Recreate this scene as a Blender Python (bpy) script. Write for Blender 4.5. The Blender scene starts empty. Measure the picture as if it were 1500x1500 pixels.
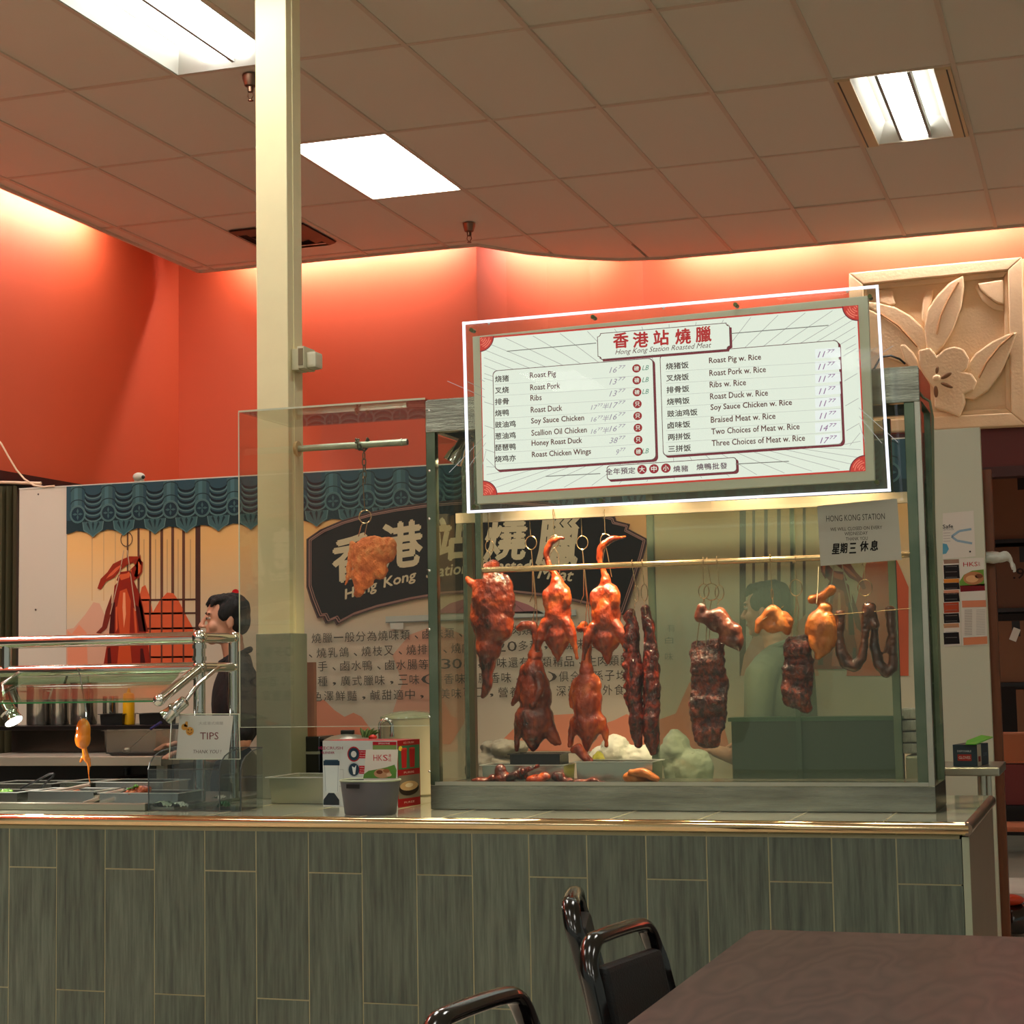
import bpy, bmesh, math, random
import numpy as np
from mathutils import Vector, Matrix, noise
from mathutils.geometry import tessellate_polygon
random.seed(7)
sc = bpy.context.scene
COL = sc.collection
# ------------------------------------------------------------------ camera
F_PX = 2620.0
CAM_H = 1.45
YAW, PITCH, ROLL = math.radians(18.3), math.radians(5.17), 0.018
Fv = np.array([-math.sin(YAW)*math.cos(PITCH), math.cos(YAW)*math.cos(PITCH), math.sin(PITCH)])
R0 = np.array([math.cos(YAW), math.sin(YAW), 0.0]); U0 = np.cross(R0, Fv)
Rv = math.cos(ROLL)*R0 - math.sin(ROLL)*U0
Uv = math.sin(ROLL)*R0 + math.cos(ROLL)*U0
cam = bpy.data.cameras.new('camera'); camo = bpy.data.objects.new('camera', cam); COL.objects.link(camo)
cam.sensor_fit = 'HORIZONTAL'; cam.sensor_width = 36.0; cam.lens = 36.0*F_PX/1500.0
cam.clip_start = 0.05; cam.clip_end = 200
m = Matrix(((Rv[0], Uv[0], -Fv[0], 0), (Rv[1], Uv[1], -Fv[1], 0), (Rv[2], Uv[2], -Fv[2], CAM_H), (0, 0, 0, 1)))
camo.matrix_world = m
sc.camera = camo
# ------------------------------------------------------------------ world, exposure
sc.view_settings.view_transform = 'Standard'; sc.view_settings.look = 'None'
sc.view_settings.exposure = -0.2; sc.view_settings.gamma = 1.0; sc.view_settings.use_curve_mapping = False
w = bpy.data.worlds.new('world'); sc.world = w; w.use_nodes = True
w.node_tree.nodes['Background'].inputs[0].default_value = (0.80, 0.84, 0.72, 1)
w.node_tree.nodes['Background'].inputs[1].default_value = 0.38
sc.cycles.max_bounces = 8; sc.cycles.transparent_max_bounces = 24; sc.cycles.glossy_bounces = 4
sc.cycles.diffuse_bounces = 4; sc.cycles.sample_clamp_indirect = 4.0
sc.cycles.use_denoising = True
sc.cycles.caustics_reflective = False; sc.cycles.caustics_refractive = False
PANEL_STR = 16.0      # ceiling panels
COVE_STR = 205.0      # tubes hidden behind the ceiling edge
HEAT_W = 52.0        # heat lamps in the display case
MENU_STR = 1.3

# ------------------------------------------------------------------ photo helpers: a pixel's ray met with a real plane
def ray(x, y): return Rv*(x-750)/F_PX + Uv*(750-y)/F_PX + Fv
def P(x, y, Y, dy=0.0):
    r = ray(x, y); p = r*(Y/r[1]); return Vector((p[0], p[1]+dy, p[2]+CAM_H))
def PZ(x, y, z):
    r = ray(x, y); p = r*((z-CAM_H)/r[2]); return Vector((p[0], p[1], z))
def PXX(x, y, X):
    r = ray(x, y); p = r*(X/r[0]); return Vector((X, p[1], p[2]+CAM_H))
def S(px, Y): return px*Y*1.045/F_PX
def lin(c): return tuple(((v/255)/12.92 if v/255 <= .04045 else ((v/255+.055)/1.055)**2.4) for v in c)

# ------------------------------------------------------------------ materials
MATS = {}
def newmat(name):
    mt = bpy.data.materials.new(name); mt.use_nodes = True
    n = mt.node_tree.nodes; return mt, n, mt.node_tree.links, n['Principled BSDF']
def mat(name, rgb, rough=.5, metal=0., var=0., scale=8., bump=0., bscale=60., coat=0., stretch=None, rgb2=None, spec=.5, sss=0, rnd=0.):
    if name in MATS: return MATS[name]
    mt, n, l, b = newmat(name); MATS[name] = mt
    c = lin(rgb); b.inputs['Base Color'].default_value = (*c, 1)
    b.inputs['Roughness'].default_value = rough; b.inputs['Metallic'].default_value = metal
    b.inputs['Coat Weight'].default_value = coat; b.inputs['Coat Roughness'].default_value = .12
    b.inputs['Specular IOR Level'].default_value = spec
    if sss: b.inputs['Subsurface Weight'].default_value = sss; b.inputs['Subsurface Scale'].default_value = .01
    if var or rgb2 or bump:
        tc = n.new('ShaderNodeTexCoord'); mp = n.new('ShaderNodeMapping'); l.new(tc.outputs['Object'], mp.inputs[0])
        if stretch: mp.inputs['Scale'].default_value = stretch
    if rnd:
        oi = n.new('ShaderNodeObjectInfo'); mm = n.new('ShaderNodeMath'); mm.operation = 'MULTIPLY'; mm.inputs[1].default_value = 37.
        l.new(oi.outputs['Random'], mm.inputs[0]); cx = n.new('ShaderNodeCombineXYZ')
        for i in range(3): l.new(mm.outputs[0], cx.inputs[i])
        l.new(cx.outputs[0], mp.inputs['Location'])
    if var or rgb2:
        t = n.new('ShaderNodeTexNoise'); t.inputs['Scale'].default_value = scale; t.inputs['Detail'].default_value = 6
        t.inputs['Roughness'].default_value = .6
        l.new(mp.outputs[0], t.inputs[0])
        r = n.new('ShaderNodeValToRGB'); l.new(t.outputs[0], r.inputs[0])
        r.color_ramp.elements[0].position = .34; r.color_ramp.elements[1].position = .66
        c2 = lin(rgb2) if rgb2 else tuple(v*(1-var) for v in c)
        r.color_ramp.elements[0].color = (*c2, 1); r.color_ramp.elements[1].color = (*c, 1)
        src = r.outputs[0]
        if rnd:
            hs = n.new('ShaderNodeHueSaturation'); mr = n.new('ShaderNodeMapRange'); l.new(oi.outputs['Random'], mr.inputs[0])
            mr.inputs[3].default_value = 1-rnd; mr.inputs[4].default_value = 1+rnd
            l.new(mr.outputs[0], hs.inputs['Value']); l.new(src, hs.inputs['Color']); src = hs.outputs[0]
        l.new(src, b.inputs['Base Color'])
    if bump:
        t2 = n.new('ShaderNodeTexNoise'); t2.inputs['Scale'].default_value = bscale; t2.inputs['Detail'].default_value = 4
        l.new(mp.outputs[0], t2.inputs[0]); bp = n.new('ShaderNodeBump'); bp.inputs['Strength'].default_value = bump
        bp.inputs['Distance'].default_value = .01; l.new(t2.outputs[0], bp.inputs['Height']); l.new(bp.outputs[0], b.inputs['Normal'])
    return mt
def emis(name, rgb, st):
    if name in MATS: return MATS[name]
    mt, n, l, b = newmat(name); MATS[name] = mt
    b.inputs['Base Color'].default_value = (.8, .8, .8, 1)
    b.inputs['Emission Color'].default_value = (*lin(rgb), 1); b.inputs['Emission Strength'].default_value = st
    return mt
def glass(name, tint=(245, 250, 246), spec=1.0, rough=.02, haze=0., hazecol=(150, 170, 150)):
    if name in MATS: return MATS[name]
    mt, n, l, b = newmat(name); MATS[name] = mt; n.remove(b)
    out = n['Material Output']; tr = n.new('ShaderNodeBsdfTransparent'); tr.inputs[0].default_value = (*lin(tint), 1)
    gl = n.new('ShaderNodeBsdfGlossy'); gl.inputs['Roughness'].default_value = rough
    lw = n.new('ShaderNodeLayerWeight'); lw.inputs[0].default_value = .5      # Schlick reflectance, the same from both faces of the pane
    pw_ = n.new('ShaderNodeMath'); pw_.operation = 'POWER'; pw_.inputs[1].default_value = 5.; l.new(lw.outputs['Facing'], pw_.inputs[0])
    mu = n.new('ShaderNodeMath'); mu.operation = 'MULTIPLY_ADD'; mu.inputs[1].default_value = .9; mu.inputs[2].default_value = .03*spec; l.new(pw_.outputs[0], mu.inputs[0])
    mx = n.new('ShaderNodeMixShader'); l.new(mu.outputs[0], mx.inputs[0]); l.new(gl.outputs[0], mx.inputs[2])
    if haze:
        df = n.new('ShaderNodeBsdfDiffuse'); df.inputs[0].default_value = (*lin(hazecol), 1)
        m2 = n.new('ShaderNodeMixShader'); m2.inputs[0].default_value = haze
        l.new(tr.outputs[0], m2.inputs[1]); l.new(df.outputs[0], m2.inputs[2]); l.new(m2.outputs[0], mx.inputs[1])
    else: l.new(tr.outputs[0], mx.inputs[1])
    l.new(mx.outputs[0], out.inputs[0]); return mt
def printmat(name, emit=0., rough=.55):
    if name in MATS: return MATS[name]
    mt, n, l, b = newmat(name); MATS[name] = mt
    a = n.new('ShaderNodeVertexColor'); a.layer_name = 'Col'
    b.inputs['Roughness'].default_value = rough; b.inputs['Specular IOR Level'].default_value = .2
    if emit:
        b.inputs['Base Color'].default_value = (.02, .02, .02, 1)
        l.new(a.outputs[0], b.inputs['Emission Color']); b.inputs['Emission Strength'].default_value = emit
    else: l.new(a.outputs[0], b.inputs['Base Color'])
    return mt
PRINT = printmat('ink'); PRINT_LIT = printmat('backlit_ink', MENU_STR)
M_STEEL = mat('brushed_steel', (186, 186, 170), .3, .9, bump=.08, bscale=30, stretch=(1, 1, 12))
M_CASE = mat('case_steel', (172, 174, 158), .24, .9, var=.45, scale=3, bump=.06, bscale=20, stretch=(1, 1, 9))
M_CHROME = mat('chrome', (225, 225, 218), .07, 1.)
M_TRIM = mat('polished_trim', (232, 205, 160), .09, 1.)
M_BLACKP = mat('black_plastic', (18, 18, 18), .35)
M_BLACKG = mat('black_gloss', (10, 10, 11), .15, coat=.6)
M_WHITE = mat('white_paint', (214, 206, 190), .55)
M_PAPER = mat('paper', (214, 210, 196), .7)
M_GLASS = glass('clear_glass'); M_ACRYL = glass('acrylic', (236, 242, 240), 1.3)
M_WIRE = mat('hook_wire', (200, 170, 130), .25, .9)

# ------------------------------------------------------------------ mesh kit
class MB:
    def __init__(s): s.bm = bmesh.new()
    def face(s, pts):
        vs = [s.bm.verts.new(p) for p in pts]; return s.bm.faces.new(vs)
    def box(s, a, b, M=None):
        a = Vector(a); b = Vector(b)
        c = [Vector((x, y, z)) for x in (a.x, b.x) for y in (a.y, b.y) for z in (a.z, b.z)]
        return s.hexa(c, M)
    def hexa(s, c, M=None):   # order x,y,z binary
        if M: c = [M @ p for p in c]
        v = [s.bm.verts.new(p) for p in c]
        for f in ((0, 1, 3, 2), (4, 6, 7, 5), (0, 4, 5, 1), (2, 3, 7, 6), (0, 2, 6, 4), (1, 5, 7, 3)): s.bm.faces.new([v[i] for i in f])
        return s
    def tube(s, pts, r, seg=12, caps=True, closed=False):
        pts = [Vector(p) for p in pts]; n = len(pts)
        rr = r if isinstance(r, (list, tuple)) else [r]*n
        rings = []; up = None
        for i, p in enumerate(pts):
            if closed: t = pts[(i+1) % n]-pts[i-1]
            else: t = pts[min(i+1, n-1)]-pts[max(i-1, 0)]
            t.normalize()
            if up is None:
                up = Vector((0, 0, 1)) if abs(t.z) < .9 else Vector((1, 0, 0))
            u = t.cross(up); 
            if u.length < 1e-5: u = t.orthogonal()
            u.normalize(); v = u.cross(t).normalized(); up = v
            rings.append([s.bm.verts.new(p+(u*math.cos(2*math.pi*k/seg)+v*math.sin(2*math.pi*k/seg))*rr[i]) for k in range(seg)])
        m_ = n if closed else n-1
        for i in range(m_):
            A, B = rings[i], rings[(i+1) % n]
            for k in range(seg): s.bm.faces.new((A[k], A[(k+1) % seg], B[(k+1) % seg], B[k]))
        if caps and not closed: s.bm.faces.new(rings[0][::-1]); s.bm.faces.new(rings[-1])
        return s
    def ring(s, c, R, r, axis='Y', seg=20, rs=6, sq=1., rot=0.):
        pts = []
        for k in range(seg):
            a = 2*math.pi*k/seg; u, v = R*sq*math.cos(a), R*math.sin(a)
            d = {'Y': (u*math.cos(rot), u*math.sin(rot), v), 'Z': (u, v, 0), 'X': (0, u, v)}[axis]
            pts.append(Vector(c)+Vector(d))
        return s.tube(pts, r, rs, closed=True)
    def lathe(s, c, prof, seg=24, M=None):
        c = Vector(c); rings = []
        for (r, z) in prof:
            ring_ = []
            for k in range(seg):
                a = 2*math.pi*k/seg; p = Vector((r*math.cos(a), r*math.sin(a), z))
                if M: p = M @ p
                ring_.append(s.bm.verts.new(c+p))
            rings.append(ring_)
        for A, B in zip(rings, rings[1:]):
            for k in range(seg): s.bm.faces.new((A[k], A[(k+1) % seg], B[(k+1) % seg], B[k]))
        if prof[0][0] > 1e-4: s.bm.faces.new(rings[0][::-1])
        if prof[-1][0] > 1e-4: s.bm.faces.new(rings[-1])
        return s
    def prism(s, pts, d):     # pts 3d loop, extruded by d
        d = Vector(d); a = [s.bm.verts.new(p) for p in pts]; b = [s.bm.verts.new(Vector(p)+d) for p in pts]
        try: s.bm.faces.new(a); s.bm.faces.new(b[::-1])
        except Exception: pass
        n = len(pts)
        for i in range(n): s.bm.faces.new((a[i], b[i], b[(i+1) % n], a[(i+1) % n]))
        return s
    def ell(s, c, r, seg=14, M=None):
        r = Vector(r) if hasattr(r, '__len__') else Vector((r, r, r))
        T = Matrix.Translation(Vector(c)) @ (M.to_4x4() if M else Matrix.Identity(4)) @ Matrix.Diagonal((*r, 1))
        bmesh.ops.create_uvsphere(s.bm, u_segments=seg, v_segments=max(6, seg*2//3), radius=1, matrix=T); return s
WL = {}
def obj(name, mb, mt, parent=None, smooth=False, bevel=0., keep=False):
    bm = mb.bm if isinstance(mb, MB) else mb
    if isinstance(bm, bmesh.types.BMesh):
        bmesh.ops.recalc_face_normals(bm, faces=bm.faces[:])
        if bevel: bmesh.ops.bevel(bm, geom=bm.edges[:], offset=bevel, segments=2, affect='EDGES', profile=.6, clamp_overlap=True)
        me = bpy.data.meshes.new(name); bm.to_mesh(me); bm.free()
    else: me = bm
    n = len(me.vertices); co = np.empty(n*3); me.vertices.foreach_get('co', co); co = co.reshape(-1, 3)
    lo, hi = co.min(0), co.max(0); c = np.array([(lo[0]+hi[0])/2, (lo[1]+hi[1])/2, lo[2]])
    co -= c; me.vertices.foreach_set('co', co.ravel()); me.update()
    if smooth:
        me.polygons.foreach_set('use_smooth', [True]*len(me.polygons))
        try: me.set_sharp_from_angle(angle=math.radians(40))
        except Exception: pass
    if mt is not None: me.materials.clear(); me.materials.append(mt)
    o = bpy.data.objects.new(name, me); COL.objects.link(o)
    base = Vector((0, 0, 0))
    if parent is not None: o.parent = parent; base = WL[parent.name]
    o.location = Vector(c)-base; WL[o.name] = Vector(c)
    return o
def tag(o, label=None, cat=None, group=None, kind=None):
    if label: o['label'] = label
    if cat: o['category'] = cat
    if group: o['group'] = group
    if kind: o['kind'] = kind
    return o
def thing(name, label, cat, loc, group=None):
    o = bpy.data.objects.new(name, None); COL.objects.link(o); o.location = Vector(loc); o.empty_display_size = .05
    WL[o.name] = Vector(loc); return tag(o, label, cat, group)
def single(name, mb, mt, label, cat, group=None, **k): return tag(obj(name, mb, mt, **k), label, cat, group)
def struct(name, mb, mt, **k): return tag(obj(name, mb, mt, **k), kind='structure')

# ------------------------------------------------------------------ flat print, lettering
TCACHE = {}
def textmesh(s, bold=0., shear=0.):
    k = (s, bold, shear)
    if k in TCACHE: return TCACHE[k]
    cu = bpy.data.curves.new('t', 'FONT'); cu.body = s; cu.size = 1; cu.offset = bold; cu.shear = shear; cu.resolution_u = 2
    o = bpy.data.objects.new('t', cu); COL.objects.link(o)
    dg = bpy.context.evaluated_depsgraph_get(); me = bpy.data.meshes.new_from_object(o.evaluated_get(dg))
    vs = [v.co.copy() for v in me.vertices]; fs = [tuple(p.vertices) for p in me.polygons]
    bpy.data.objects.remove(o); bpy.data.curves.remove(cu); bpy.data.meshes.remove(me)
    xs = [v.x for v in vs] or [0]; ys = [v.y for v in vs] or [0]
    TCACHE[k] = (vs, fs, min(xs), max(xs), min(ys), max(ys)); return TCACHE[k]
class Art:
    """flat artwork on a plane; fr(u, v, h) gives the world point, h = height above the sheet"""
    def __init__(s, fr, eps=.0004): s.fr = fr; s.v = []; s.f = []; s.c = []; s.L = 0; s.eps = eps
    def up(s): s.L += 1
    def poly(s, pts, col, raw=False):
        tr = tessellate_polygon([[Vector((p[0], p[1], 0)) for p in pts]]); b = len(s.v)
        s.v += [s.fr(p[0], p[1], s.L*s.eps) for p in pts]; c = lin(col)
        for t in tr: s.f.append([b+i for i in t]); s.c.append(c)
    def rect(s, x0, y0, x1, y1, col): s.poly([(x0, y0), (x1, y0), (x1, y1), (x0, y1)], col)
    def line(s, p, q, wd, col):
        p = Vector(p[:2]); q = Vector(q[:2]); d = q-p
        if d.length < 1e-9: return
        n = Vector((-d.y, d.x)).normalized()*wd/2
        s.poly([p-n, q-n, q+n, p+n], col)
    def pline(s, pts, wd, col):
        for a, b in zip(pts, pts[1:]): s.line(a, b, wd, col)
    def disc(s, c, rx, ry, col, a0=0, a1=360, n=20):
        pts = [(c[0]+rx*math.cos(math.radians(a0+(a1-a0)*k/n)), c[1]+ry*math.sin(math.radians(a0+(a1-a0)*k/n))) for k in range(n+(a1-a0 < 360))]
        if a1-a0 < 360: pts = [tuple(c)]+pts
        s.poly(pts, col)
    def arc(s, c, rx, ry, wd, col, a0=0, a1=360, n=16):
        pts = [(c[0]+rx*math.cos(math.radians(a0+(a1-a0)*k/n)), c[1]+ry*math.sin(math.radians(a0+(a1-a0)*k/n))) for k in range(n+1)]
        s.pline(pts, wd, col)
    def text(s, t, x, y, wdt, hgt, col, bold=0., shear=0., anchor='c', rot=0.):
        """fit t in wdt x hgt, anchored centre ('c') or left ('l') at x, y centre"""
        vs, fs, x0, x1, y0, y1 = textmesh(t, 0., shear)
        if not fs: return
        if not wdt: wdt = hgt*(x1-x0)/(y1-y0)
        sx, sy = wdt/(x1-x0), hgt/(y1-y0); cx = x0 if anchor == 'l' else (x0+x1)/2; c = lin(col)
        cr, sr = math.cos(rot), math.sin(rot); bo = bold*hgt
        for n_, (ox, oy) in enumerate([(0, 0)] if bold < .02 else [(-bo, 0), (bo, 0), (0, bo), (0, -bo)]):
            b = len(s.v)
            for v in vs:
                u_, v_ = (v.x-cx)*sx+ox, (v.y-(y0+y1)/2)*sy+oy
                s.v.append(s.fr(x+u_*cr-v_*sr, y+u_*sr+v_*cr, (s.L+.15*n_)*s.eps))
            for f in fs: s.f.append([b+i for i in f]); s.c.append(c)
    def build(s, name, mt, parent=None):
        me = bpy.data.meshes.new(name); me.from_pydata([tuple(v) for v in s.v], [], s.f)
        ca = me.color_attributes.new('Col', 'FLOAT_COLOR', 'CORNER'); d = []
        for p, c in zip(me.polygons, s.c): d += [*c, 1.]*p.loop_total
        ca.data.foreach_set('color', d)
        return obj(name, me, mt, parent)
def yframe(Y):
    return lambda u, v, h: Vector((u, Y-h, v))
class PArt(Art):
    """artwork on a wall plane y = Y, given in photograph coordinates and carried on to the plane"""
    def __init__(s, Y, eps=.0004): super().__init__(yframe(Y), eps); s.Y = Y
    def q(s, x, y): p = P(x, y, s.Y); return (p.x, p.z)
    def ppoly(s, pts, col): s.poly([s.q(*p) for p in pts], col)
    def pl(s, pts, w_, col): s.pline([s.q(*p) for p in pts], S(w_, s.Y), col)
    def ptext(s, t, x0, x1, y, hgt, col, bold=0., shear=0., rot=0.):
        a = s.q(x0, y); b = s.q(x1, y); k = s.q((x0+x1)/2, y)
        s.text(t, k[0], k[1], b[0]-a[0], S(hgt, s.Y), col, bold, shear, 'c', rot)
    def pdisc(s, x, y, r, col, a0=0, a1=360, ry=None): 
        s.disc(s.q(x, y), S(r, s.Y)*1.05, S(ry or r, s.Y), col, a0, a1)
    def parc(s, x, y, r, wd, col, a0=0, a1=360, ry=None, n=14): s.arc(s.q(x, y), S(r, s.Y)*1.05, S(ry or r, s.Y), S(wd, s.Y), col, a0, a1, n)

# ================================================================== THE ROOM
CZ = CAM_H+2.97
M_ORANGE = mat('orange_wall', (202, 84, 46), .65, var=.04, scale=1.2)
M_TILEC = mat('ceiling_tile', (222, 216, 200), .9, bump=.25, bscale=300, spec=.1)
M_TBAR = mat('ceiling_grid', (208, 192, 172), .7)
M_FLOOR = mat('floor_tile', (206, 196, 176), .35, var=.15, scale=3)
gx0, gdx = -1.2045, .6075; gy0, gdy = 8.91, 1.243
EDGE = [(-6.17, -9), (-6.17, 11.49), (-4.02, 11.5), (-3.78, 11.86), (-3.5, 12.14), (-3.22, 12.32), (-2.9, 12.40), (4.6, 12.42), (4.6, -9)]
struct('floor', MB().box((-9, -9, -.1), (7, 17, 0)), M_FLOOR)
def clip(poly, ax, val, keep_less):
    out = []; n = len(poly)
    for i in range(n):
        a, b = poly[i], poly[(i+1) % n]
        ia = (a[ax] <= val) if keep_less else (a[ax] >= val); ib = (b[ax] <= val) if keep_less else (b[ax] >= val)
        if ia: out.append(a)
        if ia != ib:
            t = (val-a[ax])/(b[ax]-a[ax]); out.append((a[0]+(b[0]-a[0])*t, a[1]+(b[1]-a[1])*t))
    return out
mb = MB(); mb.prism([Vector((x, y, CZ+.16)) for x, y in EDGE], (0, 0, .05))
ceiling = struct('ceiling', mb, M_TILEC)
# light fittings occupy cells (column, row)
LIGHT_CELLS = {}
def cell(px, py):
    r = ray(px, py); p = r*(2.97/r[2]); return (math.floor((p[0]-gx0)/gdx), math.floor((p[1]-gy0)/gdy))
LA, LB, LC = cell(260, 60), cell(560, 250), cell(1320, 160)
VENT = cell(400, 335)
cells_used = {LA, LB, LC}
FILL_FAR = [(c, r) for c in (-7, -2, 3) for r in (-6, -9, -12)]  # unseen fill panels added behind the viewer to light chairs and counter front
FILL_NEAR = [(-8, -3), (-4, -3), (0, -3)]  # unseen fill panels added over the counter to brighten mural and column
cells_used |= set(FILL_FAR) | set(FILL_NEAR)
tilemesh = None
for i in range(-9, 10):
    for j in range(-14, 4):
        if (i, j) in cells_used: continue
        x0, y0 = gx0+i*gdx, gy0+j*gdy
        p = EDGE
        for ax, v, k in ((0, x0+.012, False), (0, x0+gdx-.012, True), (1, y0+.012, False), (1, y0+gdy-.012, True)):
            p = clip(p, ax, v, k)
            if not p: break
        if len(p) < 3: continue
        full = len(p) == 4 and abs(p[0][0]-p[2][0]) > .55 and abs(p[0][1]-p[2][1]) > 1.15
        if full and tilemesh:
            o = bpy.data.objects.new('ceiling_tile', tilemesh); COL.objects.link(o); o.parent = ceiling
            o.location = Vector((x0+gdx/2, y0+gdy/2, CZ+random.uniform(.004, .01)))-WL[ceiling.name]; continue
        mb = MB(); mb.prism([Vector((a, b, CZ+.006)) for a, b in p], (0, 0, .02))
        o = obj('ceiling_tile', mb, M_TILEC, ceiling)
        if full: tilemesh = o.data
mb = MB()
for i in range(-9, 11):
    x = gx0+i*gdx
    if x > 4.6: continue
    yt = 11.49 if x < -4.02 else (12.4 if x > -3.0 else 11.9)
    if x > -6.17: mb.box((x-.012, -8.9, CZ-.002), (x+.012, yt, CZ+.02))
for j in range(-14, 4):
    y = gy0+j*gdy
    if y < -8.9: continue
    xl = -6.17 if y < 11.49 else -3.9
    if y < 12.4: mb.box((xl, y-.012, CZ-.0005), (4.58, y+.012, CZ+.02))
tag(obj('grid_bars', mb, M_TBAR, ceiling), kind='stuff')
mb = MB()
for a, b in zip(EDGE, EDGE[1:-1]):
    d = Vector((b[0]-a[0], b[1]-a[1], 0)); n = Vector((-d.y, d.x, 0)).normalized()*.02
    A, B = Vector((a[0], a[1], CZ-.012)), Vector((b[0], b[1], CZ-.012))
    mb.prism([A, B, B+n, A+n], (0, 0, .18))
obj('edge_trim', mb, M_TBAR, ceiling)
# walls
ZL = PXX(75, 695, -6.49).z; ZB = 2.0
struct('wall_left', MB().box((-6.6, -2, ZL-.05), (-6.49, 11.85, CZ+.6)), M_ORANGE)
struct('wall_back_left', MB().box((-6.6, 11.76, 1.9), (-4.12, 11.9, CZ+.6)), M_ORANGE)
cv = [(-4.12, 11.76), (-3.98, 12.0), (-3.76, 12.28), (-3.5, 12.5), (-3.14, 12.68)]
mb = MB()
for a, b in zip(cv, cv[1:]): mb.prism([Vector((a[0], a[1], 1.9)), Vector((b[0], b[1], 1.9)), Vector((b[0]-.1, b[1]+.15, 1.9)), Vector((a[0]-.1, a[1]+.15, 1.9))], (0, 0, CZ+.6-1.9))
struct('wall_back_curved', mb, M_ORANGE)
ZR = P(1470, 684, 12.68).z
struct('wall_back_right', MB().box((-3.14, 12.68, ZR), (7, 12.83, CZ+.6)), M_ORANGE)
struct('wall_header', MB().box((-1.6, 12.66, ZR), (7, 12.68, P(1470, 627, 12.66).z)), mat('header_maroon', (92, 34, 28), .6))  # darker maroon band over the orange wall, from the opening up to the relief
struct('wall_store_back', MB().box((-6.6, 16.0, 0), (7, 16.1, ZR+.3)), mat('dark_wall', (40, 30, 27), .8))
struct('wall_kitchen_left', MB().box((-6.6, 2, 0), (-6.52, 16, ZL-.06)), mat('kitchen_dark_wall', (58, 52, 42), .8))
struct('wall_kitchen_back', MB().box((-6.6, 11.78, 0), (-3.14, 11.88, 1.9)), mat('kitchen_dark_wall', (58, 52, 42), .8))
struct('trim_1', MB().box((-6.5, -2, ZL-.11), (-6.44, 11.75, ZL-.04)), M_BLACKP)
struct('trim_2', MB().box((-3.14, 12.64, ZR-.07), (7, 12.8, ZR)), mat('dark_header', (60, 22, 18), .6))
# cove above the ceiling edge: roof of the cove, fluorescent tubes lying on the ceiling's back
struct('ceiling_cove', MB().box((-6.6, -2, CZ+.6), (7, 12.9, CZ+.65)), M_WHITE)
M_TUBE = emis('cove_tube', (255, 238, 234), COVE_STR)
def cove(a, b, n, gap=.14):
    a = Vector((*a, CZ+.15)); b = Vector((*b, CZ+.15)); d = (b-a)/n; L = d.length
    for k in range(n):
        p = a+d*k+d.normalized()*gap/2; q = a+d*(k+1)-d.normalized()*gap/2
        t = thing('cove_light', 'fluorescent cove tube hidden above the ceiling edge, washing the orange wall', 'light', (p+q)/2-Vector((0, 0, .03)), 'cove tubes above the ceiling edge')
        obj('batten', MB().box((0, -.03, .016), (L-gap, .03, .05), Matrix.Translation(p) @ d.to_track_quat('X', 'Z').to_matrix().to_4x4()), M_WHITE, t)
        obj('tube', MB().tube([p, q], .014, 8), M_TUBE, t)
cove((-6.3, 2.0), (-6.3, 10.6), 6); cove((-6.0, 11.6), (-4.2, 11.6), 1, .1)
cove((-3.9, 11.9), (-3.25, 12.42), 1, .06); cove((-2.95, 12.49), (3.4, 12.49), 5)

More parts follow.
